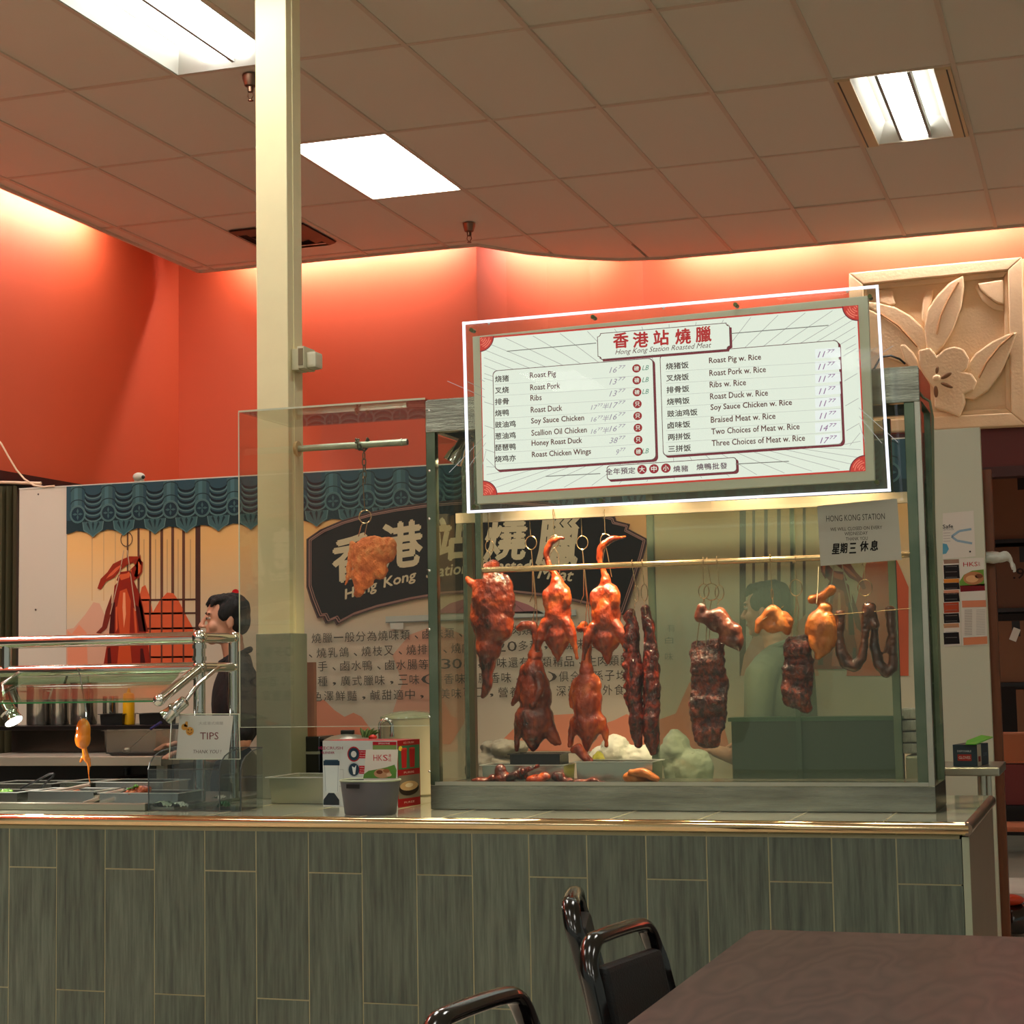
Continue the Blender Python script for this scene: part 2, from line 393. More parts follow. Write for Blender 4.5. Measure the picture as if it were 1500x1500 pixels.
# ceiling lights
M_PANEL = emis('light_panel', (250, 248, 240), PANEL_STR)
M_REFL = mat('light_reflector', (236, 236, 228), .5)
M_BEIGE = mat('beige_metal', (214, 190, 150), .5)
def cellbox(c): return gx0+c[0]*gdx, gy0+c[1]*gdy, gx0+(c[0]+1)*gdx, gy0+(c[1]+1)*gdy
def troffer(c, label, kind, name='ceiling_light', grp=None):
    x0, y0, x1, y1 = cellbox(c); xm = (x0+x1)/2
    t = thing(name, label, 'light', (xm, (y0+y1)/2, CZ-.01), grp)
    if kind == 'flat':
        obj('frame', MB().box((x0+.01, y0+.01, CZ+.02), (x1-.01, y1-.01, CZ+.028)), M_WHITE, t)
        obj('diffuser', MB().box((x0+.025, y0+.025, CZ-.002), (x1-.025, y1-.025, CZ+.018)), M_PANEL, t)
    else:
        bx = .0 if kind == 'long' else .075
        e0, e1 = x0+.02+bx, x1-.02-bx; f0, f1 = y0+.02, y1-.02; zt_ = CZ+.12
        mb = MB()
        for (a, b) in (((e0, f0), (e1, f0)), ((e1, f0), (e1, f1)), ((e1, f1), (e0, f1)), ((e0, f1), (e0, f0))):
            ca = ((a[0]*.75+xm*.25), a[1]+(.12 if a[1] == f0 else -.12)); cb = ((b[0]*.75+xm*.25), b[1]+(.12 if b[1] == f0 else -.12))
            mb.face([(a[0], a[1], CZ), (b[0], b[1], CZ), (cb[0], cb[1], CZ+.09), (ca[0], ca[1], CZ+.09)])
        ia = e0*.75+xm*.25; ib = e1*.75+xm*.25
        mb.face([(ia, f0+.12, CZ+.09), (ib, f0+.12, CZ+.09), (ib, f1-.12, CZ+.09), (ia, f1-.12, CZ+.09)])
        obj('reflector', mb, M_REFL, t)
        mb = MB(); wd = .075
        if kind == 'long':
            obj('lens', MB().box((xm-.11, f0+.06, CZ+.02), (xm+.03, f1-.06, CZ+.05)), M_PANEL, t, bevel=.01)
            obj('lens', MB().box((xm+.05, f0+.06, CZ+.02), (xm+.13, f1-.06, CZ+.05)), M_PANEL, t, bevel=.01)
            obj('lens_divider', MB().box((xm+.032, f0+.04, CZ+.01), (xm+.048, f1-.04, CZ+.05)), mat('light_divider', (150, 150, 145), .5), t)
        else:
            obj('lens', MB().box((xm-.07, f0+.03, CZ+.0), (xm+.07, f1-.03, CZ+.075)), M_PANEL, t, bevel=.01)
            for s_ in (-1, 1): obj('lens_rail', MB().box((xm+s_*.08-.008, f0+.02, CZ+.0), (xm+s_*.08+.008, f1-.02, CZ+.05)), mat('light_divider', (150, 150, 145), .5), t)
            for s_, (a, b) in ((0, (x0+.015, e0)), (1, (e1, x1-.015))):
                obj('side_flange', MB().box((a, f0-.005, CZ-.012), (b, f1+.005, CZ+.002)), M_BEIGE, t)
                xg = a+.02 if s_ == 0 else b-.02
                obj('flange_slot', MB().box((xg-.004, f0, CZ-.0135), (xg+.004, f1, CZ-.012)), M_BLACKP, t)
troffer(LA, 'recessed two-lens ceiling light at upper left, beside the cream column', 'long')
troffer(LB, 'flat white glowing ceiling panel just right of the cream column', 'flat')
troffer(LC, 'square basket ceiling light with beige side flanges at upper right', 'basket')
for c, w_ in zip(FILL_NEAR, ('left', 'middle', 'right')): troffer(c, 'flat glowing fill panel added straight above the service counter, %s of three, out of the picture' % w_, 'flat', grp='fill panels added above the counter')
for c in FILL_FAR: troffer(c, 'flat glowing fill panel added over the dining area, unseen behind the viewer', 'flat', grp='fill panels added behind the viewer')
# vent
x0, y0, x1, y1 = cellbox(VENT)
va = PZ(325, 325, CZ); vc = Vector(((x0+x1)/2, y0+.62, CZ))
t = thing('ceiling_vent', 'square brown ceiling air diffuser behind the cream column', 'vent', vc-Vector((0, 0, .03)))
for k, rr in enumerate((.27, .2, .135, .07)):
    mb = MB(); z0_, z1_ = CZ-.022+.004*k, CZ-.002
    o_ = [(-rr, -rr), (rr, -rr), (rr, rr), (-rr, rr)]; i_ = [(a*(1-.035/rr), b*(1-.035/rr)) for a, b in o_]
    for q in range(4):
        a, b, c_, d_ = o_[q], o_[(q+1) % 4], i_[(q+1) % 4], i_[q]
        mb.face([(vc.x+a[0], vc.y+a[1], z0_+.01), (vc.x+b[0], vc.y+b[1], z0_+.01), (vc.x+c_[0], vc.y+c_[1], z0_-.012), (vc.x+d_[0], vc.y+d_[1], z0_-.012)])
    obj('louvre_ring', mb, mat('vent_brown', (130, 84, 62), .6), t)
obj('backing', MB().box((vc.x-.27, vc.y-.27, CZ-.006), (vc.x+.27, vc.y+.27, CZ-.001)), mat('vent_dark', (30, 20, 18), .8), t)
# sprinklers
def sprinkler(px, py, label, Zc=CZ):
    c = PZ(px, py, Zc)
    t = thing('sprinkler', label, 'sprinkler', c-Vector((0, 0, .14)), None)
    obj('escutcheon', MB().lathe(c, [(.042, -.002), (.04, -.02), (.03, -.055), (.022, -.06)]), mat('bronze', (120, 92, 74), .3, .9), t, smooth=True)
    obj('sprinkler_body', MB().lathe(c, [(.016, -.06), (.015, -.085), (.009, -.088)], 12), mat('bronze', (120, 92, 74), .3, .9), t, smooth=True)
    mb = MB()
    for s_ in (-1, 1): mb.tube([c+Vector((s_*.012, 0, -.085)), c+Vector((s_*.016, 0, -.105)), c+Vector((0, 0, -.128))], .003, 6)
    obj('yoke', mb, mat('bronze', (120, 92, 74), .3, .9), t)
    obj('deflector', MB().lathe(c, [(.014, -.127), (.014, -.131)], 12), mat('bronze', (120, 92, 74), .3, .9), t)
sprinkler(367, 110, 'brass ceiling sprinkler partly hidden at the left edge of the cream column')
sprinkler(687, 327, 'dark bronze ceiling sprinkler right of the glowing flat panel')

# column
CY0 = 6.64*.83+1.12   # front face of the column
CY0 = 6.63; CTOP = .963
a = P(376, 1170, CY0); b = P(427, 1172, CY0); cw = b.x-a.x
a2 = P(374, 500, CY0).x; b2 = P(413+3, 500, CY0).x
M_COL = mat('cream_paint', (236, 224, 178), .55, var=.08, scale=3, bump=.12, bscale=8)
col = thing('column', 'square cream painted steel column rising from the counter to the ceiling', 'column', (a.x+cw/2, CY0+.07, CTOP))
zc = P(400, 928, CY0).z
obj('shaft', MB().box((a.x+.006, CY0+.008, zc-.1), (b.x-.006, CY0+.15, CZ+.02)), M_COL, col, bevel=.004)
obj('base_cladding', MB().box((a.x, CY0, CTOP), (b.x, CY0+.16, zc)), mat('grey_cladding', (128, 132, 112), .45, var=.15, scale=5), col, bevel=.003)
obj('weld_seam', MB().box((b.x-.012, CY0+.06, zc), (b.x-.002, CY0+.075, CZ-.1)), M_COL, col, bevel=.002)
# emergency fitting on column
c = P(467, 525, CY0+.06)
t = thing('wall_sensor', 'pale green-grey plastic sensor box fixed to the right of the cream column', 'sensor', c-Vector((.05, 0, .05)))
xa = b.x-.006
M_SENS = mat('sensor_plastic', (196, 192, 160), .45)
obj('bracket', MB().box((xa, CY0+.04, c.z-.045), (xa+.035, CY0+.12, c.z+.045)), M_SENS, t, bevel=.004)
mb = MB().box((xa+.035, CY0+.02, c.z-.042), (xa+.066, CY0+.13, c.z+.05)); obj('housing', mb, M_SENS, t, bevel=.003)
obj('window', MB().box((xa+.042, CY0+.016, c.z-.03), (xa+.062, CY0+.021, c.z+.04)), mat('sensor_window', (120, 104, 74), .4), t)
obj('cover', MB().box((xa+.06, CY0+.045, c.z-.038), (xa+.108, CY0+.12, c.z+.03)), mat('sensor_cover', (206, 200, 172), .4), t, bevel=.012)
# ================================================================== THE COUNTER
YF = 5.80; XR = -.437; XL = -4.9; CT = .963; YB = 7.0
body = thing('counter', 'long service counter clad in grey-green wood-look planks with a polished metal edge', 'counter', (-2.6, 6.4, 0))
obj('core', MB().box((XL, YF+.0015, 0), (XR-.03, YB, CT-.03)), mat('grout', (176, 170, 134), .8), body)
M_PLANK = mat('plank_tile', (108, 119, 104), .5, rgb2=(74, 83, 73), scale=9, stretch=(7, 7, .45), bump=.2, bscale=40, rnd=.1)
edges = [P(x, 1300, YF).x for x in (13, 83, 155, 228, 304, 380, 457, 535, 614, 695, 778, 861, 949, 1036, 1127, 1221, 1316, 1412)]
pitch = (edges[-1]-edges[0])/17; x_start = edges[0]
zj1 = P(700, 1283, YF).z; zj2 = P(300, 1459, YF).z; gap = .005
for k in range(-1, 17):
    xa, xb = x_start+k*pitch+gap/2, x_start+(k+1)*pitch-gap/2
    js = [CT-.05, zj1, zj1-2*(zj1-zj2)] if k % 2 == 0 else [CT-.05, zj2]
    js = [z for z in js if z > .05]+[.0]
    for z1, z0 in zip(js, js[1:]):
        obj('plank', MB().box((xa, YF-random.uniform(0, .0015), z0+gap/2), (xb, YF+.02, z1-gap/2)), M_PLANK, body)
M_CORN = mat('corner_strip', (168, 176, 150), .5)
obj('corner_strip', MB().box((x_start+17*pitch, YF-.005, 0), (XR-.001, YF+.014, CT-.045)), M_CORN, body)
obj('end_panel', MB().box((XR-.02, YF+.014, 0), (XR-.002, YB, CT-.04)), mat('end_panel', (128, 108, 88), .55, var=.1, scale=4), body)
# worktop
obj('worktop', MB().box((XL, YF+.0, CT-.035), (XR-.01, YB, CT)), mat('worktop', (168, 170, 148), .12, var=.08, scale=4, coat=.3), body)
mb = MB()
prof = [(0, 0), (-.012, -.002), (-.02, -.01), (-.022, -.021), (-.02, -.032), (-.012, -.040), (0, -.042)]
def edge_strip(p0, p1, out):
    p0, p1, out = Vector(p0), Vector(p1), Vector(out); m_ = MB()
    A = [m_.bm.verts.new(p0+out*(-u)+Vector((0, 0, v))) for u, v in prof]; B = [m_.bm.verts.new(p1+out*(-u)+Vector((0, 0, v))) for u, v in prof]
    for i in range(len(prof)-1): m_.bm.faces.new((A[i], A[i+1], B[i+1], B[i]))
    m_.bm.faces.new(A); m_.bm.faces.new(B[::-1]); return m_
obj('edge_trim', edge_strip((XL, YF, CT+.001), (XR, YF, CT+.001), (0, -1, 0)), M_TRIM, body, smooth=True)
obj('edge_trim', edge_strip((XR-.01, YF-.02, CT+.001), (XR-.01, YB, CT+.001), (1, 0, 0)), mat('side_trim', (150, 128, 108), .3, .7), body, smooth=True)
tx = P(0, 1195, YF)
# worktop tile joints
mb = MB()
for k in range(0, 15):
    x = XL+.3*k; mb.box((x, YF+.005, CT), (x+.003, YB-.02, CT+.0006))
tag(obj('joint_lines', mb, mat('grout', (176, 170, 134), .8), body), kind='stuff')

# ================================================================== THE MURAL PARTITION
YM = 7.76
M_MW = mat('mural_board', (206, 192, 172), .55)
zt = P(98, 713, YM).z; mxa = P(28, 716, YM).x; mxb = P(1337, 640, YM).x
mural = thing('mural_partition', 'free-standing board wall behind the counter printed with a roof, signboard and Chinese text', 'mural', ((mxa+mxb)/2, YM, 0))
seams = [mxa, P(98, 713, YM).x, P(448, 690, YM).x+.0, P(958, 690, YM).x, mxb]
for a, b in zip(seams, seams[1:]): obj('board', MB().box((a+.001, YM+.002, 0), (b-.001, YM+.03, zt)), M_MW, mural)
A = PArt(YM+.0015)
X0, X1 = P(98, 800, YM).x, mxb
def grad(A, x0, x1, z0, z1, c0, c1, n=14):
    for k in range(n):
        t = (k+.5)/n; A.rect(x0, z0+(z1-z0)*k/n, x1, z0+(z1-z0)*(k+1)/n, tuple(c0[i]*(1-t)+c1[i]*t for i in range(3)))
zA, zB, zC = zt, P(300, 930, YM).z, .4
CREAM = (206, 190, 166)
grad(A, X0, X1, P(300, 800, YM).z, zt, (236, 182, 116), (236, 178, 104), 3)
grad(A, X0, X1, zB, P(300, 800, YM).z, CREAM, (236, 182, 116), 26)
A.rect(X0, zC, X1, zB, CREAM); A.up()
# slatted windows (left one and its twin at the right)
BR, BRD = (104, 66, 50), (78, 50, 42)
def slats(xs, y0f, y1, wide=None, dim=1.):
    for x, wd in xs: A.pl([(x, y0f), (x, y1)], wd, BR)
    if wide: A.pl([(wide, y0f), (wide, y1)], 9, BRD)
A.pdisc(345, 869, 6.5, (196, 20, 26))
for k, x in enumerate((135, 152, 169)): A.pl([(x, 770), (x, 880)], 1.4, (206, 160, 112))
slats([(187, 3), (203, 4), (220, 4), (237, 5), (253, 5), (269, 5)], 765, 985, 290)
for x in (211, 228, 245, 261, 279): A.pl([(x, 790), (x, 878)], 1.2, (186, 140, 100))
slats([(1104, 4), (1122, 5), (1141, 5), (1160, 5), (1178, 4)], 735, 990, 1088)
A.up()
# clouds of mountains
OR1, OR2, OR3 = (214, 92, 52), (226, 140, 106), (214, 160, 132)
A.ppoly([(97, 985), (97, 922), (108, 920), (125, 900), (137, 882), (146, 884), (153, 900), (168, 906), (200, 985)], OR3); A.up()
A.ppoly([(99, 984), (99, 923), (105, 929), (116, 915), (127, 927), (129, 984)], OR2)
A.up()
A.ppoly([(200, 985), (203, 878), (208, 860), (213, 857), (219, 872), (224, 897), (234, 880), (245, 868), (254, 869), (262, 880), (272, 900), (283, 920), (288, 985)], OR1)
for y in (879, 899, 921, 942, 963): A.pl([(206, y), (288, y-1)], 3, BRD)
A.up()
for x in (203, 220, 237, 253, 269): A.pl([(x, 878), (x, 980)], 3, (96, 48, 38))
A.up()
A.ppoly([(460, 1085), (462, 1028), (475, 1025), (490, 1040), (505, 1050), (518, 1044), (530, 1050), (545, 1070), (552, 1085)], OR2)
A.ppoly([(560, 1090), (590, 1000), (575, 960), (600, 930), (640, 915), (680, 930), (700, 960), (690, 1000), (680, 1060), (660, 1090)], OR3)
A.ppoly([(720, 1100), (760, 1060), (800, 1048), (850, 1045), (885, 1060), (900, 1055), (918, 1046), (950, 1060), (990, 1045), (1010, 1000), (1040, 985), (1070, 1100)], OR2)
A.ppoly([(1240, 990), (1250, 900), (1262, 850), (1276, 800), (1285, 775), (1300, 790), (1318, 830), (1331, 860), (1331, 990)], OR1)
A.ppoly([(1085, 990), (1090, 960), (1105, 930), (1125, 915), (1150, 930), (1180, 900), (1200, 990)], OR3)
A.up()
# printed roast ducks: rings, cords, glazed bodies
def printed_duck(fx, flip=1):
    q = lambda pts, col: A.ppoly([(fx+flip*(x-186), y) for x, y in pts], col)
    l = lambda pts, wd, col: A.pl([(fx+flip*(x-186), y) for x, y in pts], wd, col)
    RD, RL, RK, RB = (140, 34, 16), (196, 74, 34), (70, 12, 8), (236, 150, 104)
    q([(168, 858), (174, 852), (196, 850), (203, 866), (209, 890), (214, 922), (219, 958), (222, 980), (151, 980), (156, 950), (162, 925), (163, 895), (167, 870)], RD)
    q([(164, 870), (155, 895), (150, 918), (141, 927), (148, 928), (157, 920), (163, 900)], (120, 40, 26))
    q([(205, 868), (210, 890), (214, 912), (218, 925), (208, 925), (202, 905)], (120, 34, 20))
    A.up()
    q([(176, 866), (186, 862), (192, 880), (190, 930), (194, 976), (172, 976), (176, 930), (172, 890)], RL)
    q([(164, 884), (169, 882), (168, 930), (160, 930)], RK); q([(199, 886), (205, 890), (211, 925), (204, 925)], RK)
    A.up()
    q([(181, 868), (184, 868), (185, 900), (182, 920), (180, 890)], RB); q([(170, 890), (172, 888), (173, 920), (170, 926)], (214, 90, 50))
    q([(196, 890), (199, 894), (203, 940), (199, 940)], (206, 84, 44)); q([(158, 950), (162, 948), (164, 974), (158, 974)], RK)
    q([(206, 950), (210, 950), (214, 974), (206, 974)], RK)
    # neck curl
    q([(176, 838), (190, 836), (200, 826), (206, 812), (208, 826), (204, 843), (194, 854), (180, 856), (171, 850)], RD)
    q([(143, 862), (148, 848), (158, 838), (166, 826), (178, 820), (190, 815), (202, 815), (210, 824), (209, 838), (203, 848), (197, 844), (200, 832), (196, 824), (186, 828), (176, 836), (168, 846), (156, 852), (148, 864)], (150, 44, 22))
    A.up()
    q([(160, 842), (170, 832), (180, 826), (176, 832), (166, 842), (156, 848)], (214, 96, 60)); q([(203, 822), (207, 828), (206, 838), (203, 842)], (216, 92, 46))
    q([(174, 842), (186, 840), (194, 834), (190, 846), (178, 850)], (210, 90, 48))
    A.parc(fx, 790, 10, 1.5, (92, 70, 56), ry=11.5)
    l([(185, 778), (185, 783)], 1.5, (110, 100, 90)); l([(182, 806), (174, 850), (162, 900)], 1.6, (196, 160, 130)); l([(187, 806), (193, 850), (199, 895)], 1.6, (196, 160, 130))
printed_duck(186); printed_duck(1226, -1)
# roof of teal tiles
TD, TM, TL, TK = (34, 54, 58), (64, 96, 98), (90, 122, 120), (22, 36, 42)
z_r = zt; A.up(); L0 = A.L
u0 = P(98, 740, YM).x; u1 = mxb; per = P(247, 740, YM).x-P(156, 740, YM).x; per /= 2
zb = P(300, 768, YM).z; zd = P(300, 744, YM).z
bottom = []
n = int((u1-u0)/per)+1; ub = P(115, 740, YM).x
for k in range(n*6+1):
    u = u0+(u1-u0)*k/(n*6); ph = ((u-ub)/per) % 1.; bottom.append((u, zb-.018*abs(math.sin(math.pi*ph))))
A.poly([(u0, zt), (u1, zt)]+bottom[::-1], TD); A.up()
k = -1
while ub+(k)*per < u1+per:
    uc = ub+k*per; uv = uc+per/2     # barrel centre, valley centre
    def cl(pts): return [(min(max(a, u0), u1), b) for a, b in pts]
    if u0 < uv+per*.2 and uv-per*.2 < u1:
        L = A.L
        A.poly(cl([(uv-per*.27, zt), (uv+per*.27, zt), (uv+per*.27, zd-.03), (uv-per*.27, zd-.03)]), (46, 76, 86))
        for j in range(6):
            zz = zt-.035-(zt-zd)*j/5.0
            pts = [(uv+per*.27*math.cos(math.radians(a)), zz+.026*math.sin(math.radians(a))) for a in range(180, 361, 20)]
            pts2 = [(p_[0], p_[1]+.011) for p_ in pts][::-1]; A.L = L+1+j % 2
            if u0 < uv-per*.27 and uv+per*.27 < u1: A.poly(pts+pts2, TK); A.pline([(p_[0], p_[1]-.006) for p_ in pts], .006, TL)
        A.L = L+3
        if u0 < uv-per*.33 and uv+per*.33 < u1:
            zz = zb+.028
            A.poly([(uv-per*.34, zz+.012), (uv+per*.34, zz+.012), (uv+per*.3, zz-.03), (uv+per*.1, zz-.05), (uv, zz-.064), (uv-per*.1, zz-.05), (uv-per*.3, zz-.03)], TM); A.L += 1
            A.pline([(uv-per*.34, zz+.012), (uv-per*.3, zz-.03), (uv-per*.1, zz-.05), (uv, zz-.064), (uv+per*.1, zz-.05), (uv+per*.3, zz-.03), (uv+per*.34, zz+.012)], .005, TL)
            for sx in (-1, 0, 1): A.poly([(uv+sx*.03-.007, zz), (uv+sx*.03, zz+.012), (uv+sx*.03+.007, zz), (uv+sx*.014, zz-.035)], TD)
        A.L = L
    if u0+.04 < uc < u1-.04:
        L = A.L; A.L = L+4
        A.poly([(uc-per*.23, zt), (uc+per*.23, zt), (uc+per*.23, zd), (uc-per*.23, zd)], TM); A.L += 1
        A.rect(uc-per*.12, zd, uc+.0, zt, (76, 112, 118)); A.rect(uc+per*.13, zd, uc+per*.23, zt, (46, 76, 86)); A.L += 1
        for j in (0.35, .8): A.arc((uc, zd+(zt-zd)*j), per*.23, .022, .005, TD, 0, 180)
        r_ = per*.26; A.disc((uc, zd), r_, r_, TL); A.L += 1; A.disc((uc, zd), r_*.8, r_*.8, (30, 52, 62)); A.L += 1
        for ang in (0, 90, 180, 270):
            d = Vector((math.cos(math.radians(ang)), math.sin(math.radians(ang)))); n_ = Vector((-d.y, d.x))
            A.poly([(uc, zd), (uc+d.x*r_*.35+n_.x*r_*.14, zd+d.y*r_*.35+n_.y*r_*.14), (uc+d.x*r_*.66, zd+d.y*r_*.66), (uc+d.x*r_*.35-n_.x*r_*.14, zd+d.y*r_*.35-n_.y*r_*.14)], TM)
        A.arc((uc, zd), r_*.9, r_*.9, .003, TM); A.L = L
    k += 1
A.L += 10
# grey eave, fan and plaque
A.ppoly([(640, 898), (660, 884), (700, 872), (740, 874), (775, 886), (798, 899)], (168, 110, 110))
for k in range(6): A.pl([(690+12*k, 880), (670+20*k, 897)], 1, (120, 76, 78))
A.ppoly([(566, 903), (845, 893), (845, 903), (566, 912)], (186, 188, 176)); A.up()
A.ppoly([(572, 912), (592, 911), (592, 922), (574, 922)], (206, 202, 188)); A.pl([(566, 912), (845, 902)], 1.5, (120, 124, 118))
PK, PKB, PKL = (26, 22, 20), (92, 66, 60), (150, 112, 100)
outer = [(450, 790), (470, 776), (500, 763), (540, 751), (580, 743), (622, 737), (665, 733), (710, 731), (755, 732), (800, 736), (840, 742), (880, 751), (902, 757), (904, 763), (924, 768), (922, 775), (950, 790), (944, 815), (930, 860), (916, 902), (895, 896), (870, 888), (840, 881), (800, 874), (755, 869), (700, 868), (650, 871), (600, 880), (550, 892), (515, 904), (494, 916), (490, 909), (478, 914), (474, 905), (466, 906), (456, 880), (450, 860)]
cx_, cy_ = 698, 818
A.ppoly(outer, PKB); A.up()
def inset(s_): return [(cx_+(x-cx_)*(1-s_*.62), cy_+(y-cy_)*(1-s_*1.6)) for x, y in outer]
A.ppoly(inset(.012), PK); A.up()
A.pline([A.q(*p) for p in inset(.028)]+[A.q(*inset(.028)[0])], .006, PKL); A.pline([A.q(*p) for p in inset(.045)]+[A.q(*inset(.045)[0])], .004, PKL); A.up()
TAN = (214, 196, 158)
for ch, x, y, h, wd, ro in (('香', 518, 817, 66, 58, .12), ('港', 589, 798, 66, 60, .1), ('站', 663, 789, 62, 56, .03), ('燒', 741, 790, 60, 62, 0), ('臘', 818, 793, 70, 60, -.03)):
    A.ptext(ch, x-wd/2, x+wd/2, y, h, TAN, .035, .12, ro)
words = [('Hong', 530, 866, 50, .25), ('Kong', 587, 850, 50, .2), ('Station', 656, 835, 62, .08), ('Roasted', 742, 829, 76, -.03), ('Meat', 815, 841, 52, -.12)]
for t_, x, y, wd, ro in words: A.ptext(t_, x-wd/2, x+wd/2, y, 19 if t_[-1] == 'g' else 17, TAN, .03, .25, ro)
# streak reflected in the varnish of the board is left to the light
# Chinese paragraph
INK = (74, 66, 56)
def para(t_, x0, step, y, sl=-.05):
    for k, ch in enumerate(t_):
        if ch == ' ': continue
        x = x0+step*k; h = 15
        if ch in ',、.': A.ptext(ch, x-2, x+3, y+sl*(x-x0)+4, 5, INK, .02)
        elif ch == '一': A.ptext(ch, x-7, x+7, y+sl*(x-x0), 2, INK, .01)
        else: A.ptext(ch, x-7, x+7, y+sl*(x-x0), h, INK, .012)
para('燒臘一般分為燒味類、鹵味類、還有、烤肉類、燒烤及燒', 465, 16.2, 935, -.04)
para('、燒乳鴿、燒枝叉、燒排骨、燒肉類等20多種,由燒味品種', 456, 16.4, 957, -.035)
para('手、鹵水鴨、鹵水腸等約30種,臘味還有各類精品、生肉類臘', 474, 16.4, 976, -.02)
para('種,廣式臘味,三味(醬香味、臘香味、酒味)俱全,孫子均多', 474, 16.8, 998, -.02)
para('色澤鮮豔,鹹甜適中, 美味可口,營養豐富,深受國內外食客', 466, 17.0, 1020, -.022)
A.ptext('有', 978, 990, 920, 11, (150, 150, 132)); A.ptext('白', 975, 987, 938, 10, (150, 150, 132)); A.ptext('味', 975, 987, 962, 11, (150, 150, 132))
A.build('mural_print', PRINT, mural)
obj('top_edge', MB().box((mxa, YM-.001, zt), (mxb, YM+.031, zt+.006)), M_WHITE, mural)
for p in ((56, 724), (52, 893)): 
    c = P(p[0], p[1], YM); obj('screw', MB().ell(c, (.005, .003, .005), 8), mat('screw_dark', (90, 76, 66), .5), mural)
# small white camera and cable on the partition top
c = P(202, 703, YM); t = thing('security_camera', 'small white rounded camera perched on top of the mural partition', 'camera', (c.x, YM+.015, zt+.006))
cb_ = obj('camera_body', MB().ell((c.x, YM+.01, zt+.03), (.032, .028, .022)), M_WHITE, t, smooth=True)
obj('camera_foot', MB().box((c.x-.02, YM+.0, zt+.006), (c.x+.02, YM+.028, zt+.014)), M_WHITE, t)
obj('camera_lens', MB().ell((c.x+.03, YM+.0, zt+.026), (.009, .012, .01), 10), M_BLACKP, cb_, smooth=True)
cab = [P(-10, 636, YM), P(2, 650, YM), P(12, 668, YM), P(24, 688, YM), P(36, 702, YM), P(50, 711, YM), P(64, 713.5, YM), P(80, 712, YM)]
single('cable', MB().tube(cab, .005, 8), mat('cable_cream', (214, 180, 146), .5), 'cream cable curving down onto the left end of the mural partition', 'cable', smooth=True)
single('rail_pipe', MB().tube([P(-20, 706, YM+.05), P(60, 708, YM+.05)], .008, 10), mat('cable_cream', (214, 180, 146), .5), 'thin pale pipe above the dark curtain at the far left', 'pipe', smooth=True)
# dark curtain
mb = MB(); zc1, zc0 = P(8, 711, YM).z, .3
for k in range(24):
    x = P(-30, 800, YM).x+.008*k; y = YM+.04+.02*math.sin(k*1.3)
    x2 = x+.008; y2 = YM+.04+.02*math.sin((k+1)*1.3)
    mb.prism([Vector((x, y, zc0)), Vector((x2, y2, zc0)), Vector((x2, y2+.004, zc0)), Vector((x, y+.004, zc0))], (0, 0, zc1-zc0))
single('curtain', mb, mat('olive_curtain', (74, 66, 40), .85), 'dark olive curtain hanging at the far left edge beside the white board', 'curtain', smooth=True)
# outlet on mural
cp, cq = P(577, 1063, YM), P(600, 1079, YM)
t = thing('wall_outlet', 'pale double socket plate on the mural wall above the blender box', 'outlet', (cp.x, YM-.01, cq.z))
pl_ = obj('plate', MB().box((cp.x, YM-.008, cq.z), (cq.x, YM+.001, cp.z)), mat('outlet_grey', (196, 190, 172), .5), t, bevel=.003)
for xx in (584, 593):
    a = P(xx, 1070, YM); obj('socket', MB().box((a.x-.009, YM-.0095, a.z-.011), (a.x+.009, YM-.008, a.z+.011)), M_BLACKP, pl_)

# ================================================================== THE DISPLAY CASE
YC, YK = 6.15, 6.56
cxl, cxr = P(626, 900, YC).x, P(1357, 900, YC).x
xl0, xr0 = P(631, 1187, YC).x, P(1371, 1187, YC).x
zt1 = P(622, 588, YC).z; zt0 = P(625, 634, YC).z; zb1 = P(700, 1150, YC).z
case = thing('display_case', 'steel framed glass case full of hanging roast meats on the counter', 'display case', ((xl0+xr0)/2, (YC+YK)/2, CT))
pw = .036
def fr(name, a, b, mt=M_CASE, **k): return obj(name, MB().box(a, b), mt, case, **k)
fr('base', (xl0, YC, CT+.001), (xr0, YK, zb1), bevel=.003)
fr('base_lip', (xl0+.02, YC-.006, zb1-.001), (xr0-.02, YC+.012, zb1+.012), M_STEEL)
M_GREEN = mat('greenish_steel', (84, 104, 84), .26, .85, rgb2=(132, 142, 120), scale=2.2, stretch=(1, 1, 1.4))
fr('front_post', (xl0, YC, zb1), (xl0+pw, YC+pw, zt1), M_GREEN, bevel=.002)
fr('front_post', (xr0-.055, YC, zb1), (xr0-.02, YC+pw, zt0), M_GREEN, bevel=.002)
fr('front_post', (xr0-.02, YC-.002, zb1), (xr0, YC+pw, zt1), M_STEEL, bevel=.002)
fr('rear_post', (xl0, YK-pw*.8, zb1), (xl0+.028, YK, zt1), M_CASE, bevel=.002)
fr('rear_post', (xr0-pw, YK-pw, zb1), (xr0, YK, zt1), M_GREEN, bevel=.002)
xm = P(958, 950, YK).x
fr('rear_mullion', (xm-.012, YK-.025, zb1), (xm+.014, YK, zt0), M_GREEN, bevel=.002)
xm2 = P(1312, 950, YK).x
fr('rear_mullion', (xm2-.014, YK-.03, zb1), (xm2+.014, YK-.005, zt0), M_GREEN, bevel=.002)
fr('top_beam', (xl0, YC-.004, zt0), (xr0, YC+.04, zt1), M_CASE, bevel=.003)
fr('top_beam', (xl0, YC+.04, zt0+.01), (xl0+.03, YK, zt1), M_CASE)
fr('top_beam', (xr0-.03, YC+.04, zt0+.01), (xr0, YK, zt1), M_CASE)
fr('top_beam', (xl0, YK-.03, zt0+.01), (xr0, YK, zt1), M_CASE)
fr('roof', (xl0+.005, YC+.005, zt1), (xr0-.005, YK-.005, zt1+.006), M_CASE)
